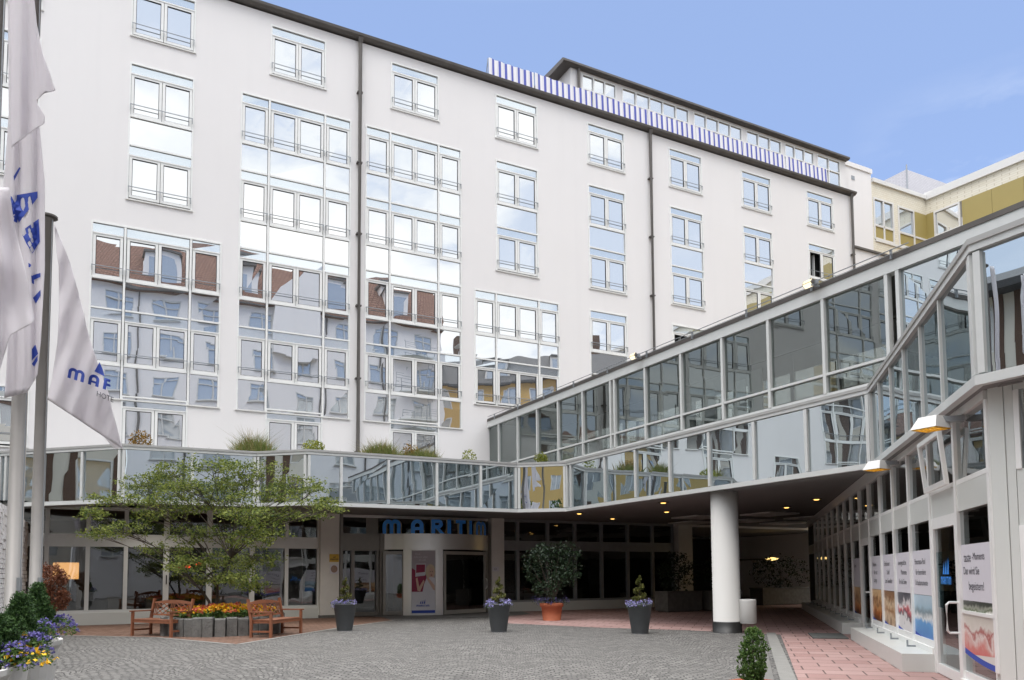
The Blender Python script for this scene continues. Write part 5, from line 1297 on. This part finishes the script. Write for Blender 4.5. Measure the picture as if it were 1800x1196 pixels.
# ================================================================== POTS
def conifer_pot(loc, lab_pot, lab_con, lab_fl, seed):
    global R
    keep = R; R = random.Random(seed)
    p = thing('plant_pot', loc, lab_pot, 'plant pot', 'dark grey tapered pots')
    mb = MB(); mb.lathe(loc, [(.20, 0), (.205, .02), (.305, .70), (.315, .71), (.315, .735), (.29, .735), (.28, .68)], 32); mb.build('vessel', M['planter'], p, True)
    mb = MB(); mb.lathe(loc, [(.0, .69), (.285, .69)], 20); mb.build('soil', M['soil'], p)
    c = thing('spiral_conifer', (loc[0], loc[1], loc[2] + .69), lab_con, 'conifer', 'spiral clipped conifers')
    mb = MB(); mb.tube([(loc[0], loc[1], loc[2] + .69), (loc[0] + .02, loc[1], loc[2] + 1.4)], [.018, .008], 6); mb.build('stem', M['bark'], c)
    mb = MB(); n = 1500
    for _ in range(n):
        t = R.random() ** 1.2; a = t * 3.1 * 2 * pi + R.gauss(0, .55); rr_ = (.20 * (1 - t) ** .9 + .03) * R.uniform(.35, 1.05)
        mb.leaf((loc[0] + rr_ * cos(a), loc[1] + rr_ * sin(a), loc[2] + .74 + .68 * t + R.gauss(0, .018)), .055, .4)
    mb.build('foliage', M['leaf_olive'], c)
    f = thing('lobelia', (loc[0], loc[1], loc[2] + .70), lab_fl, 'flowers', 'pale violet flowers round the pots')
    mb, lm = MB(), MB()
    for k in range(46):
        a = R.uniform(0, 2 * pi); r_ = R.uniform(.20, .36); z = .73 + R.uniform(-.02, .09) - max(0, r_ - .3) * 1.2
        for _ in range(9): lm.leaf((loc[0] + r_ * cos(a) + R.gauss(0, .03), loc[1] + r_ * sin(a) + R.gauss(0, .03), loc[2] + z + R.gauss(-.02, .025)), .035, .4)
        for _ in range(12): mb.leaf((loc[0] + r_ * cos(a) + R.gauss(0, .03), loc[1] + r_ * sin(a) + R.gauss(0, .03), loc[2] + z + R.gauss(.01, .02)), .036, .8)
    lm.build('leaves', M['leaf_box'], f); mb.build('blossoms', M['lilac'], f)
    R = keep
g3 = lambda x, y: tuple(atz(x, y, 0))
for (px, py), ex, sd in (((606, 1109), 'left of the revolving door', 1), ((877, 1111), 'right of the revolving door', 2), ((1125, 1114), 'between the terracotta pot and the round column', 3)):
    conifer_pot(g3(px, py), 'dark grey tapered pot ' + ex, 'small spiral conifer in the grey pot ' + ex, 'pale violet flowers in the grey pot ' + ex, sd)
def rimpot(loc, r, h, lab):
    p = thing('terracotta_pot', loc, lab, 'plant pot')
    mb = MB(); mb.lathe(loc, [(r * .80, 0), (r * .95, h * .78), (r * 1.06, h * .79), (r * 1.08, h * .98), (r * .98, h), (r * .92, h * .9)], 32); mb.build('vessel', M['terracotta'], p, True)
    mb = MB(); mb.lathe(loc, [(0, h * .92), (r * .93, h * .92)], 20); mb.build('soil', M['soil'], p)
tl = g3(970, 1086); tl = (tl[0] - .1, 25.6, 0); tl = tuple(aty(970, 1085, 25.6))[:2] + (.004,)
rimpot(tl, .36, .56, 'large terracotta pot with a round shrub before the dark glazing')
cm = thing('camellia_shrub', (tl[0], tl[1], .5), 'dark glossy shrub in the large terracotta pot', 'shrub')
tr, lf = MB(), MB()
for px, py, rx, ry in ((970, 985, 34, 26), (945, 975, 20, 14), (1005, 978, 20, 20), (940, 1010, 18, 14), (985, 1015, 28, 18), (960, 1035, 24, 16), (1000, 1005, 20, 14), (930, 990, 10, 10), (985, 963, 16, 10), (955, 962, 12, 8)):
    dy = 25.6 + R.uniform(-.45, .45); c = aty(px, py, dy); sc = dy / FPX
    tr.tube([(tl[0], tl[1], .5), Vector((tl[0], tl[1], .5)).lerp(c, .5) + Vector((0, 0, .1)), c], [.022, .015, .006], 5)
    for k in range(int(rx * ry * .25)):
        q = ell(c, (rx * sc * 1.1, .35, ry * sc * 1.1))
        for _ in range(3): lf.leaf(q + Vector((R.gauss(0, .06), R.gauss(0, .05), R.gauss(0, .05))), .095, .5)
tr.build('stems', M['bark'], cm); lf.build('foliage', M['leaf_dark'], cm)
ff = thing('lobelia', (tl[0], tl[1], .56), 'small violet flowers round the foot of the camellia shrub', 'flowers')
mb, lm = MB(), MB()
for k in range(50):
    a = R.uniform(0, 6.28); r_ = R.uniform(.25, .62) ; q = (tl[0] + r_ * cos(a), tl[1] + r_ * sin(a) * .7, .60 + R.uniform(-.05, .12))
    for _ in range(7): lm.leaf(Vector(q) + Vector((R.gauss(0, .05), R.gauss(0, .04), R.gauss(0, .04))), .05, .5)
    for _ in range(6): mb.leaf(Vector(q) + Vector((R.gauss(0, .05), R.gauss(0, .04), R.gauss(.02, .03))), .04, .8)
lm.build('leaves', M['leaf_dark'], ff); mb.build('blossoms', M['violet'], ff)
bx = tuple(aty(1325, 1190, 8.25)); bx = (bx[0], 8.25, 0.004)
rimpot(bx, .25, .37, 'terracotta pot cut by the lower edge, holding an upright box shrub')
bs = thing('box_shrub', (bx[0], bx[1], .35), 'upright light green box shrub at the lower edge of the courtyard', 'shrub')
mb = MB(); mb.tube([(bx[0], bx[1], .33), (bx[0], bx[1], .8)], [.02, .008], 6); mb.build('stem', M['bark'], bs)
mb = MB(); cone_leaves(mb, (bx[0], bx[1], .34), .60, .165, 9500, .026, .5, 7, .7); mb.build('foliage', M['leaf_box'], bs)
for (px, py, dy, L), lab, lab2 in (((1193, 1066, 31.0, 1.7), 'pale box planter in the shade left of the round column', 'dark shrub in the pale box planter left of the column'), ((1268, 1066, 31.5, 1.4), 'pale box planter half hidden behind the round column', 'dark shrub behind the round column'), ((1372, 1060, 37.0, 3.0), 'wide box planter at the dark end of the passage', 'dark shrub at the end of the passage')):
    p = aty(px, py, dy); p.z = 0
    t_ = thing('box_planter', p, lab, 'plant pot'); fr = Fr((p.x, p.y), U)
    mb = MB(); mb.box(fr, -L / 2, L / 2, -.4, .4, .05, .75); mb.box(fr, -L / 2 - .03, L / 2 + .03, -.43, .43, .75, .80); mb.box(fr, -L / 2 + .08, L / 2 - .08, -.32, .32, 0, .05); mb.build('box', M['concrete'], t_)
    t2 = thing('dark_shrub', p + Vector((0, 0, .8)), lab2, 'shrub'); mb = MB()
    for k in range(260):
        q = ell((p.x, p.y, 1.55), (L * .5, .4, .8))
        for _ in range(4): mb.leaf(q + Vector((R.gauss(0, .06), R.gauss(0, .06), R.gauss(0, .06))), .12, .45)
    mb.build('foliage', M['leaf_dark'], t2)
    mb = MB(); mb.tube([(p.x, p.y, .75), (p.x + .05, p.y, 1.6)], [.03, .01], 5); mb.build('stem', M['bark'], t2)
# lamp glowing inside the passage and the lampshade in the lobby window
lp = thing('passage_lamp', aty(1357, 983, 42), 'small glowing wall lamp deep in the dark passage', 'lamp')
q = aty(1357, 983, 42); mb = MB(); mb.lathe(q, [(.0, -.09), (.28, -.03), (.34, .03), (.10, .08), (0, .09)], 16); mb.build('glow', M['lamp_glow'], lp)
mb = MB(); mb.box(Fr((q.x, q.y), U), -.05, .05, -2.6, -.1, q.z - .04, q.z + .04); mb.build('arm', M['bronze'], lp)
q = FA.p(-1.42, -.55, 0); fl_ = thing('floor_lamp', q, 'floor lamp with a glowing amber drum shade behind the lobby glass', 'lamp')
mb = MB(); mb.lathe((q.x, q.y, 1.72), [(.36, -.28), (.36, .24)], 32); mb.lathe((q.x, q.y, 1.72), [(.34, .24), (.34, -.28)], 32); mb.build('lamp_shade', M['shade'], fl_, True)
mb = MB(); mb.tube([(q.x, q.y, .04), (q.x, q.y, 1.9)], .02, 8); mb.lathe((q.x, q.y, .03), [(.18, 0), (.18, .025), (.03, .04)], 20); mb.build('stand', M['bronze'], fl_)
# ================================================================== LEFT FOREGROUND : tubs, conifers, flowers
def tub(loc, L, lab):
    t_ = thing('flower_tub', loc, lab, 'flower tub', 'white flower tubs at the left edge')
    mb = MB(); fr = Fr((loc[0], loc[1]), WD, (U[0], U[1]))
    n = 22
    for k in range(n):                                 # oval wall flaring outwards
        a0, a1 = 2 * pi * k / n, 2 * pi * (k + 1) / n
        f = lambda a, s, z: fr.p(cos(a) * L / 2 * s, sin(a) * .30 * s, z)
        for (s0, z0), (s1, z1) in (((.80, .0), (.96, .42)), ((.96, .42), (1.06, .46)), ((1.06, .46), (1.06, .50)), ((1.06, .50), (.94, .50)), ((.94, .50), (.92, .40))):
            mb.poly([f(a0, s0, loc[2] + z0), f(a1, s0, loc[2] + z0), f(a1, s1, loc[2] + z1), f(a0, s1, loc[2] + z1)])
    mb.build('vessel', M['tub'], t_, True)
    mb = MB(); mb.box(fr, -L * .36, L * .36, -.2, .2, 0, loc[2] + .01); mb.build('plinth', M['concrete'], t_)
    mb = MB(); mb.poly([fr.p(cos(2 * pi * k / n) * L / 2 * .93, sin(2 * pi * k / n) * .28, loc[2] + .44) for k in range(n)]); mb.build('soil', M['soil'], t_)
KS = .63
TUBS = [(-4.88, 7.94), (-4.41, 6.68), (-3.84, 5.51)]
for (x, y), lab in zip(TUBS, ('farthest white flower tub with overhanging violet flowers', 'middle white flower tub between violet and yellow flowers', 'nearest white flower tub, cut by the left edge')): tub((x, y, .37), 1.12, lab)
def clump(name, loc, r, n, lab, cat, key, size, leafn, group, h=.22):
    r, size, h = r * KS, size * KS, h * KS
    t_ = thing(name, loc, lab, cat, group)
    lm, mb = MB(), MB()
    mound(lm, loc, (r, r, h), leafn, .034, .35)
    for k in range(n):
        a = R.uniform(0, 6.28); e = R.uniform(-.15, pi / 2); kk = R.uniform(.85, 1.15)
        q = Vector((loc[0] + r * cos(a) * cos(e) * kk, loc[1] + r * sin(a) * cos(e) * kk, loc[2] + h * sin(e) * kk + .02))
        for _ in range(4): mb.leaf(q + Vector((R.gauss(0, size * .35), R.gauss(0, size * .35), R.gauss(0, size * .2))), size, .8, 0, .3)
    lm.build('leaves', M['leaf_box'], t_); mb.build('blossoms', M[key], t_)
def at_px(px, py, Y): q = aty(px, py, Y * KS); return (q.x, q.y, q.z)
clump('violet_flowers', at_px(104, 1112, 12.5), .26, 150, 'violet flowers overhanging the farthest tub', 'flowers', 'violet', .036, 500, 'violet flowers in the tubs')
clump('violet_flowers', at_px(72, 1122, 11.6), .22, 95, 'violet flowers beside the conifer behind the middle tub', 'flowers', 'violet', .04, 350, 'violet flowers in the tubs')
clump('violet_flowers', at_px(58, 1150, 10.2), .22, 95, 'violet flowers mixed with yellow ones in the middle tub', 'flowers', 'violet', .038, 350, 'violet flowers in the tubs')
clump('violet_flowers', at_px(22, 1172, 8.9), .22, 80, 'violet flowers in the nearest tub', 'flowers', 'violet', .036, 350, 'violet flowers in the tubs')
clump('yellow_flowers', at_px(80, 1102, 12.3), .10, 10, 'small yellow flowers above the farthest tub', 'flowers', 'yellow', .05, 60, 'yellow flowers in the tubs', .08)
clump('yellow_flowers', at_px(38, 1140, 10.3), .22, 26, 'yellow flowers spread over the middle tub', 'flowers', 'yellow', .055, 160, 'yellow flowers in the tubs', .14)
clump('yellow_flowers', at_px(8, 1160, 9.0), .22, 30, 'yellow flowers at the left end of the nearest tub', 'flowers', 'yellow', .055, 160, 'yellow flowers in the tubs', .14)
clump('yellow_flowers', at_px(60, 1168, 9.0), .20, 18, 'yellow flowers at the front of the nearest tub', 'flowers', 'yellow', .052, 120, 'yellow flowers in the tubs', .12)
for px, top, bot, Y, rw, lab in ((64, 1026, 1102, 12.0, .30, 'dark green dwarf conifer beneath the flagpole, farthest of the row'), (33, 1046, 1142, 10.4, .37, 'dark green dwarf conifer in the middle of the row'), (-4, 1084, 1165, 9.0, .27, 'dark green dwarf conifer cut by the left edge')):
    Y, rw = Y * KS, rw * KS; a, b = aty(px, bot, Y), aty(px, top, Y)
    t_ = thing('dwarf_conifer', a, lab, 'conifer', 'dwarf conifers at the left edge')
    mb = MB(); mb.tube([(a.x, a.y, a.z - .1), (a.x, a.y, a.z + .2)], .025, 6); mb.build('stem', M['bark'], t_)
    mb = MB()
    cone_leaves(mb, (a.x, a.y, a.z), b.z - a.z, rw, 11000, .030, .3, 9); mb.build('foliage', M['leaf_conifer'], t_)
a = aty(98, 1078, 13.2)
t_ = thing('copper_shrub', a, 'reddish brown shrub with two clipped balls beside the lobby glass', 'shrub')
mb = MB(); c1, c2 = aty(88, 1018, 13.2), aty(97, 1052, 13.2); mb.tube([(c2.x, c2.y, .2), c2, c1], [.025, .02, .012], 6); mb.build('stem', M['bark'], t_)
mb = MB()
for c, r_ in ((c1, .23), (c2, .19)):
    for k in range(2400):
        if k % 12: continue
        v = Vector((R.gauss(0, 1), R.gauss(0, 1), R.gauss(0, 1))).normalized() * r_ * R.uniform(.55, .9); spray_leaves(mb, c + v, v, r_ * R.uniform(.25, .5), 12, .042, .5)
mb.build('foliage', M['leaf_copper'], t_)
pt = thing('marker_post', g3(89, 1190), 'slim grey post beside the nearest flower tubs', 'post')
q = g3(88, 1192); mb = MB(); mb.box(Fr((q[0], q[1]), WD), -.04, .04, -.03, .03, 0, .46); mb.build('shaft', M['rail'], pt); mb = MB(); mb.box(Fr((q[0], q[1]), WD), -.05, .05, -.04, .04, .46, .48); mb.build('cap', M['rail'], pt)
# ================================================================== FLAGPOLES AND FLAGS
def pole(px, py, Y, ztop, rad, lab):
    q = aty(px, py, Y)
    t_ = thing('flagpole', (q.x, q.y, 0), lab, 'flagpole', 'grey flagpoles at the left edge')
    mb = MB(); mb.tube([(q.x, q.y, 0), (q.x, q.y, ztop)], [rad * 1.06, rad * .97], 20); mb.build('shaft', M['pole'], t_, True)
    mb = MB(); mb.lathe((q.x, q.y, ztop), [(rad * 1.25, 0), (rad * 1.7, .01), (rad * 1.7, .035), (rad * .6, .06)], 20); mb.build('cap', M['zinc'], t_)
    mb = MB(); mb.tube([(q.x + rad + .02, q.y - .03, 1.0), (q.x + rad + .012, q.y - .03, ztop - .02)], .006, 5); mb.box(W0, q.x + rad - .01, q.x + rad + .03, q.y - .05, q.y - .01, 1.35, 1.5); mb.build('halyard', M['rail'], t_)
    return q
pole(24, 1000, 9.1, 8.6, .080, 'grey flagpole left of the other, disappearing behind the limp flag')
pole(63, 1000, 10.4, 6.38, .072, 'grey flagpole carrying the right flag, its round cap in view')
pole(-36, 1000, 7.6, 9.5, .036, 'grey flagpole cut by the left picture edge')
def flag(name, lab, Y, left, right, folds, n=60, m=34):
    """cloth between two hem curves given as (px,py) polylines"""
    def along(c, v):
        L = [0]
        for a, b in zip(c, c[1:]): L.append(L[-1] + sqrt((b[0] - a[0]) ** 2 + (b[1] - a[1]) ** 2))
        t = v * L[-1]
        for i in range(len(c) - 1):
            if t <= L[i + 1] or i == len(c) - 2:
                f = (t - L[i]) / max(1e-6, L[i + 1] - L[i]); return (c[i][0] + (c[i + 1][0] - c[i][0]) * f, c[i][1] + (c[i + 1][1] - c[i][1]) * f)
    mb = MB(); vs = []
    for i in range(n + 1):
        a, b = along(left, i / n), along(right, i / n)
        for j in range(m + 1):
            x, y = a[0] + (b[0] - a[0]) * j / m, a[1] + (b[1] - a[1]) * j / m
            vs.append(tuple(aty(x, y, Y + folds(x, y))))
    mb.v = vs
    for i in range(n):
        for j in range(m):
            k = i * (m + 1) + j; mb.f.append((k, k + 1, k + m + 2, k + m + 1)); mb.m.append(0)
    w_ = aty(*left[0], Y)
    o = mb.build(name, M['flag'], at=tuple(w_), smooth=True)
    sm = o.modifiers.new('thickness', 'SOLIDIFY'); sm.thickness = .004
    tag(o, lab, 'flag', 'white flags at the left edge')
    return o, lambda x, y, l=.006: aty(x, y, Y + folds(x, y) - l)
def onflag(o, proj, polys, mat, name, l=.008):
    mb = MB()
    for k, p in enumerate(polys): 
        mb.poly([proj(x, y, l + .0008 * k) for x, y in p])
    return mb.build(name, mat, o)
def subdiv_strip(p, n=5):
    """split a quad into strips so it follows the cloth"""
    a, b, c, d = p; out = []
    L = lambda u, v, t: (u[0] + (v[0] - u[0]) * t, u[1] + (v[1] - u[1]) * t)
    for i in range(n):
        for j in range(n):
            q = lambda u, v: L(L(a, b, u), L(d, c, u), v)
            out.append([q(i / n, j / n), q((i + 1) / n, j / n), q((i + 1) / n, (j + 1) / n), q(i / n, (j + 1) / n)])
    return out
# right flag with the lettering
f3 = lambda x, y: .05 * sin((x * .9 - y * .16) * .11) * min(1, max(0, (x - 92) / 30)) + .035 * sin((x + y * .35) * .16) + max(0, y - 700) * .0016
o, pj = flag('flag', 'right white flag with blue lettering, blown towards the hotel', 10.25, [(95, 398), (103, 470), (104, 540), (101, 600), (95, 640), (92, 665), (83, 702)], [(97, 396), (124, 462), (148, 552), (152, 575), (172, 640), (190, 690), (204, 745), (216, 790)], f3)
hem = MB()
tx, ty, sc_ = 118.5, 664, 20.0
ca, sa = cos(radians(17.5)), sin(radians(17.5))
PT = lambda a, b: (tx + ca * a * sc_ + sa * b * sc_ * .55, ty + sa * a * sc_ - ca * b * sc_)
wl, pcs = word('MAR', .36, .26)
pol = []
for pc in pcs:
    for q in pc:
        qq = [PT(a * 1.12, b) for a, b in q]
        if max(x for x, y in qq) < 196: pol += subdiv_strip(qq, 3)
onflag(o, pj, pol, M['print_blue'], 'lettering')
onflag(o, pj, subdiv_strip([(166, 653), (175, 637), (180, 648), (184, 662)], 4), M['print_blue'], 'sail_emblem')
hp = []
for q in font_quads('HOTEL', 1.0):
    qq = [(169 + ca * a * 12 + sa * b * 4, 696 + sa * a * 15 - b * 13) for a, b in q]
    if max(x for x, y in qq) < 201: hp.append(qq)
onflag(o, pj, hp, M['print_dark'], 'small_lettering')
mb = MB(); mb.v = []
f3b = lambda x, y: .22 + .05 * sin(x * .12)
for i in range(9):
    for j in range(9):
        u, v = i / 8, j / 8
        x = (140 + 62 * v) * (1 - u) + (188 + 28 * v) * u; y = (722 + 68 * v) * (1 - u) + (735 + 52 * v) * u
        mb.v.append(tuple(aty(x, y, 10.25 + f3b(x, y))))
for i in range(8):
    for j in range(8): mb.f.append((i * 9 + j, i * 9 + j + 1, i * 9 + j + 10, i * 9 + j + 9)); mb.m.append(0)
mb.build('trailing_corner', M['flag'], o, True)
# middle flag hanging straight with large upright lettering
f2 = lambda x, y: .04 * sin(x * .19 + y * .004) + .015 * sin(x * .41 + 1)
o, pj = flag('flag', 'middle white flag hanging limp with large blue shapes down its length', 8.9, [(14, -30), (16, 200), (4, 360), (16, 560), (8, 700)], [(58, -30), (66, 180), (79, 320), (79, 470), (72, 600), (66, 660), (48, 690)], f2, 60, 40)
quads = [[(3, 333), (16, 343), (22, 372), (8, 384)], [(18, 345), (66, 337), (66, 348), (33, 392)], [(8, 382), (20, 345), (34, 372), (30, 392)], [(24, 310), (34, 294), (36, 296), (25, 318)], [(37, 407), (68, 385), (70, 425), (57, 446)], [(37, 407), (57, 446), (46, 428), (40, 415)], [(50, 462), (55, 466), (53, 470), (50, 470)], [(55, 485), (71, 480), (71, 487), (56, 494)], [(55, 486), (59, 484), (60, 500), (56, 498)], [(58, 524), (71, 510), (71, 520), (63, 534)], [(56, 614), (62, 606), (67, 622), (56, 634)], [(56, 640), (66, 625), (66, 634), (60, 645)]]
for q in quads: onflag(o, pj, subdiv_strip(q, 4), M['print_blue'], 'printed_shape')
# left flag, bunched in front
f1 = lambda x, y: .07 * sin(x * .085 + y * .012) + .025 * sin(x * .2 - y * .02) + .03 * sin(y * .05)
o, pj = flag('flag', 'left white flag bunched in heavy folds at the picture edge', 8.0, [(-40, 330), (-44, 430), (-44, 560), (-40, 640)], [(16, 330), (26, 400), (46, 480), (61, 566), (18, 590), (-2, 656)], f1, 50, 40)
f0 = lambda x, y: .05 * sin(x * .12 + y * .006) + .02 * sin(x * .3)
o, pj = flag('flag', 'upper white flag with a pointed corner at the left picture edge', 8.3, [(17, -40), (18, 80), (19, 200), (20, 260)], [(56, -40), (64, 40), (76, 95), (98, 160), (78, 164), (64, 178), (80, 205), (78, 218), (60, 228)], f0, 70, 34)
# ================================================================== PLANTS ON THE CANOPY ROOF
def rgrass(px0, px1, py, off, n, lab, h, dry=.15):
    a, b = atz(px0, py, ZT), atz(px1, py, ZT); c = (a + b) / 2
    t_ = thing('grass_clump', (c.x, c.y, ZT - .15), lab, 'grass clump', 'grass clumps on the canopy roof')
    for dryk, key in ((0, 'grass_blade'), (1, 'grass_dry')):
        mb = MB()
        for k in range(int(n * (dry if dryk else 1 - dry))):
            f = R.random(); p = a.lerp(b, f) + Vector((N[0], N[1], 0)) * -R.uniform(.25 + off, 1.0 + off); p.z = ZT - .16
            hh = h * R.uniform(.45, 1.0) * (.55 + .45 * sin(pi * f)) * (1.25 if dryk else 1); dx, dy_ = R.gauss(0, .16) * hh * 2, R.gauss(0, .12) * hh * 2; w_ = .007
            m_ = p + Vector((dx * .35, dy_ * .35, hh * .62)); e = p + Vector((dx, dy_, hh))
            mb.poly([p + Vector((-w_, 0, 0)), p + Vector((w_, 0, 0)), m_ + Vector((w_ * .8, 0, 0)), e, m_ + Vector((-w_ * .8, 0, 0))])
        mb.build('dry_stalks' if dryk else 'blades', M[key], t_)
rgrass(428, 500, 790, 1.3, 1500, 'tall grass clump on the canopy roof behind the tree', 1.0)
rgrass(662, 728, 800, .9, 2600, 'long grass on the canopy roof left of the rusty shrub', .85)
rgrass(736, 800, 806, .9, 2600, 'long grass on the canopy roof right of the rusty shrub', .75)
rgrass(285, 400, 790, .8, 130, 'thin dry stalks on the canopy roof above the tree', .42, .9)
rgrass(560, 650, 795, .7, 110, 'thin dry stalks on the canopy roof left of the downpipe', .34, .9)
def rshrub(px, py, Y, r, h, n, lab, key):
    c = aty(px, py, Y); c.z = ZT - .15
    t_ = thing('roof_shrub', c, lab, 'shrub', 'shrubs on the canopy roof')
    mb = MB(); mb.tube([c, c + Vector((0, 0, h * .6))], .02, 5); mb.build('stem', M['bark'], t_)
    mb = MB()
    for k in range(n): mb.leaf(ell((c.x, c.y, c.z + .15 + h * .5), (r, r, h * .5)), .085, .45)
    mb.build('foliage', M[key], t_)
M['leaf_rust'] = leafmat('leaf_rust', (.14, .10, .015), (.34, .18, .03), .25)
M['leaf_lime'] = leafmat('leaf_lime', (.12, .17, .02), (.34, .34, .05), .3)
rshrub(247, 785, 22.9, .34, .62, 420, 'bronze shrub on the canopy roof near the left flag', 'leaf_rust')
rshrub(551, 795, 24.0, .36, .50, 420, 'dense green shrub at the corner of the canopy roof', 'leaf_lime')
rshrub(722, 802, 26.1, .32, .72, 380, 'rusty shrub between the long grasses on the canopy roof', 'leaf_rust')
rshrub(824, 810, 26.9, .26, .66, 260, 'thin yellow shrub on the canopy roof before the bridge', 'leaf_lime')
rshrub(951, 815, 26.6, .24, .48, 320, 'round lime green shrub at the foot of the glazed bridge', 'leaf_lime')
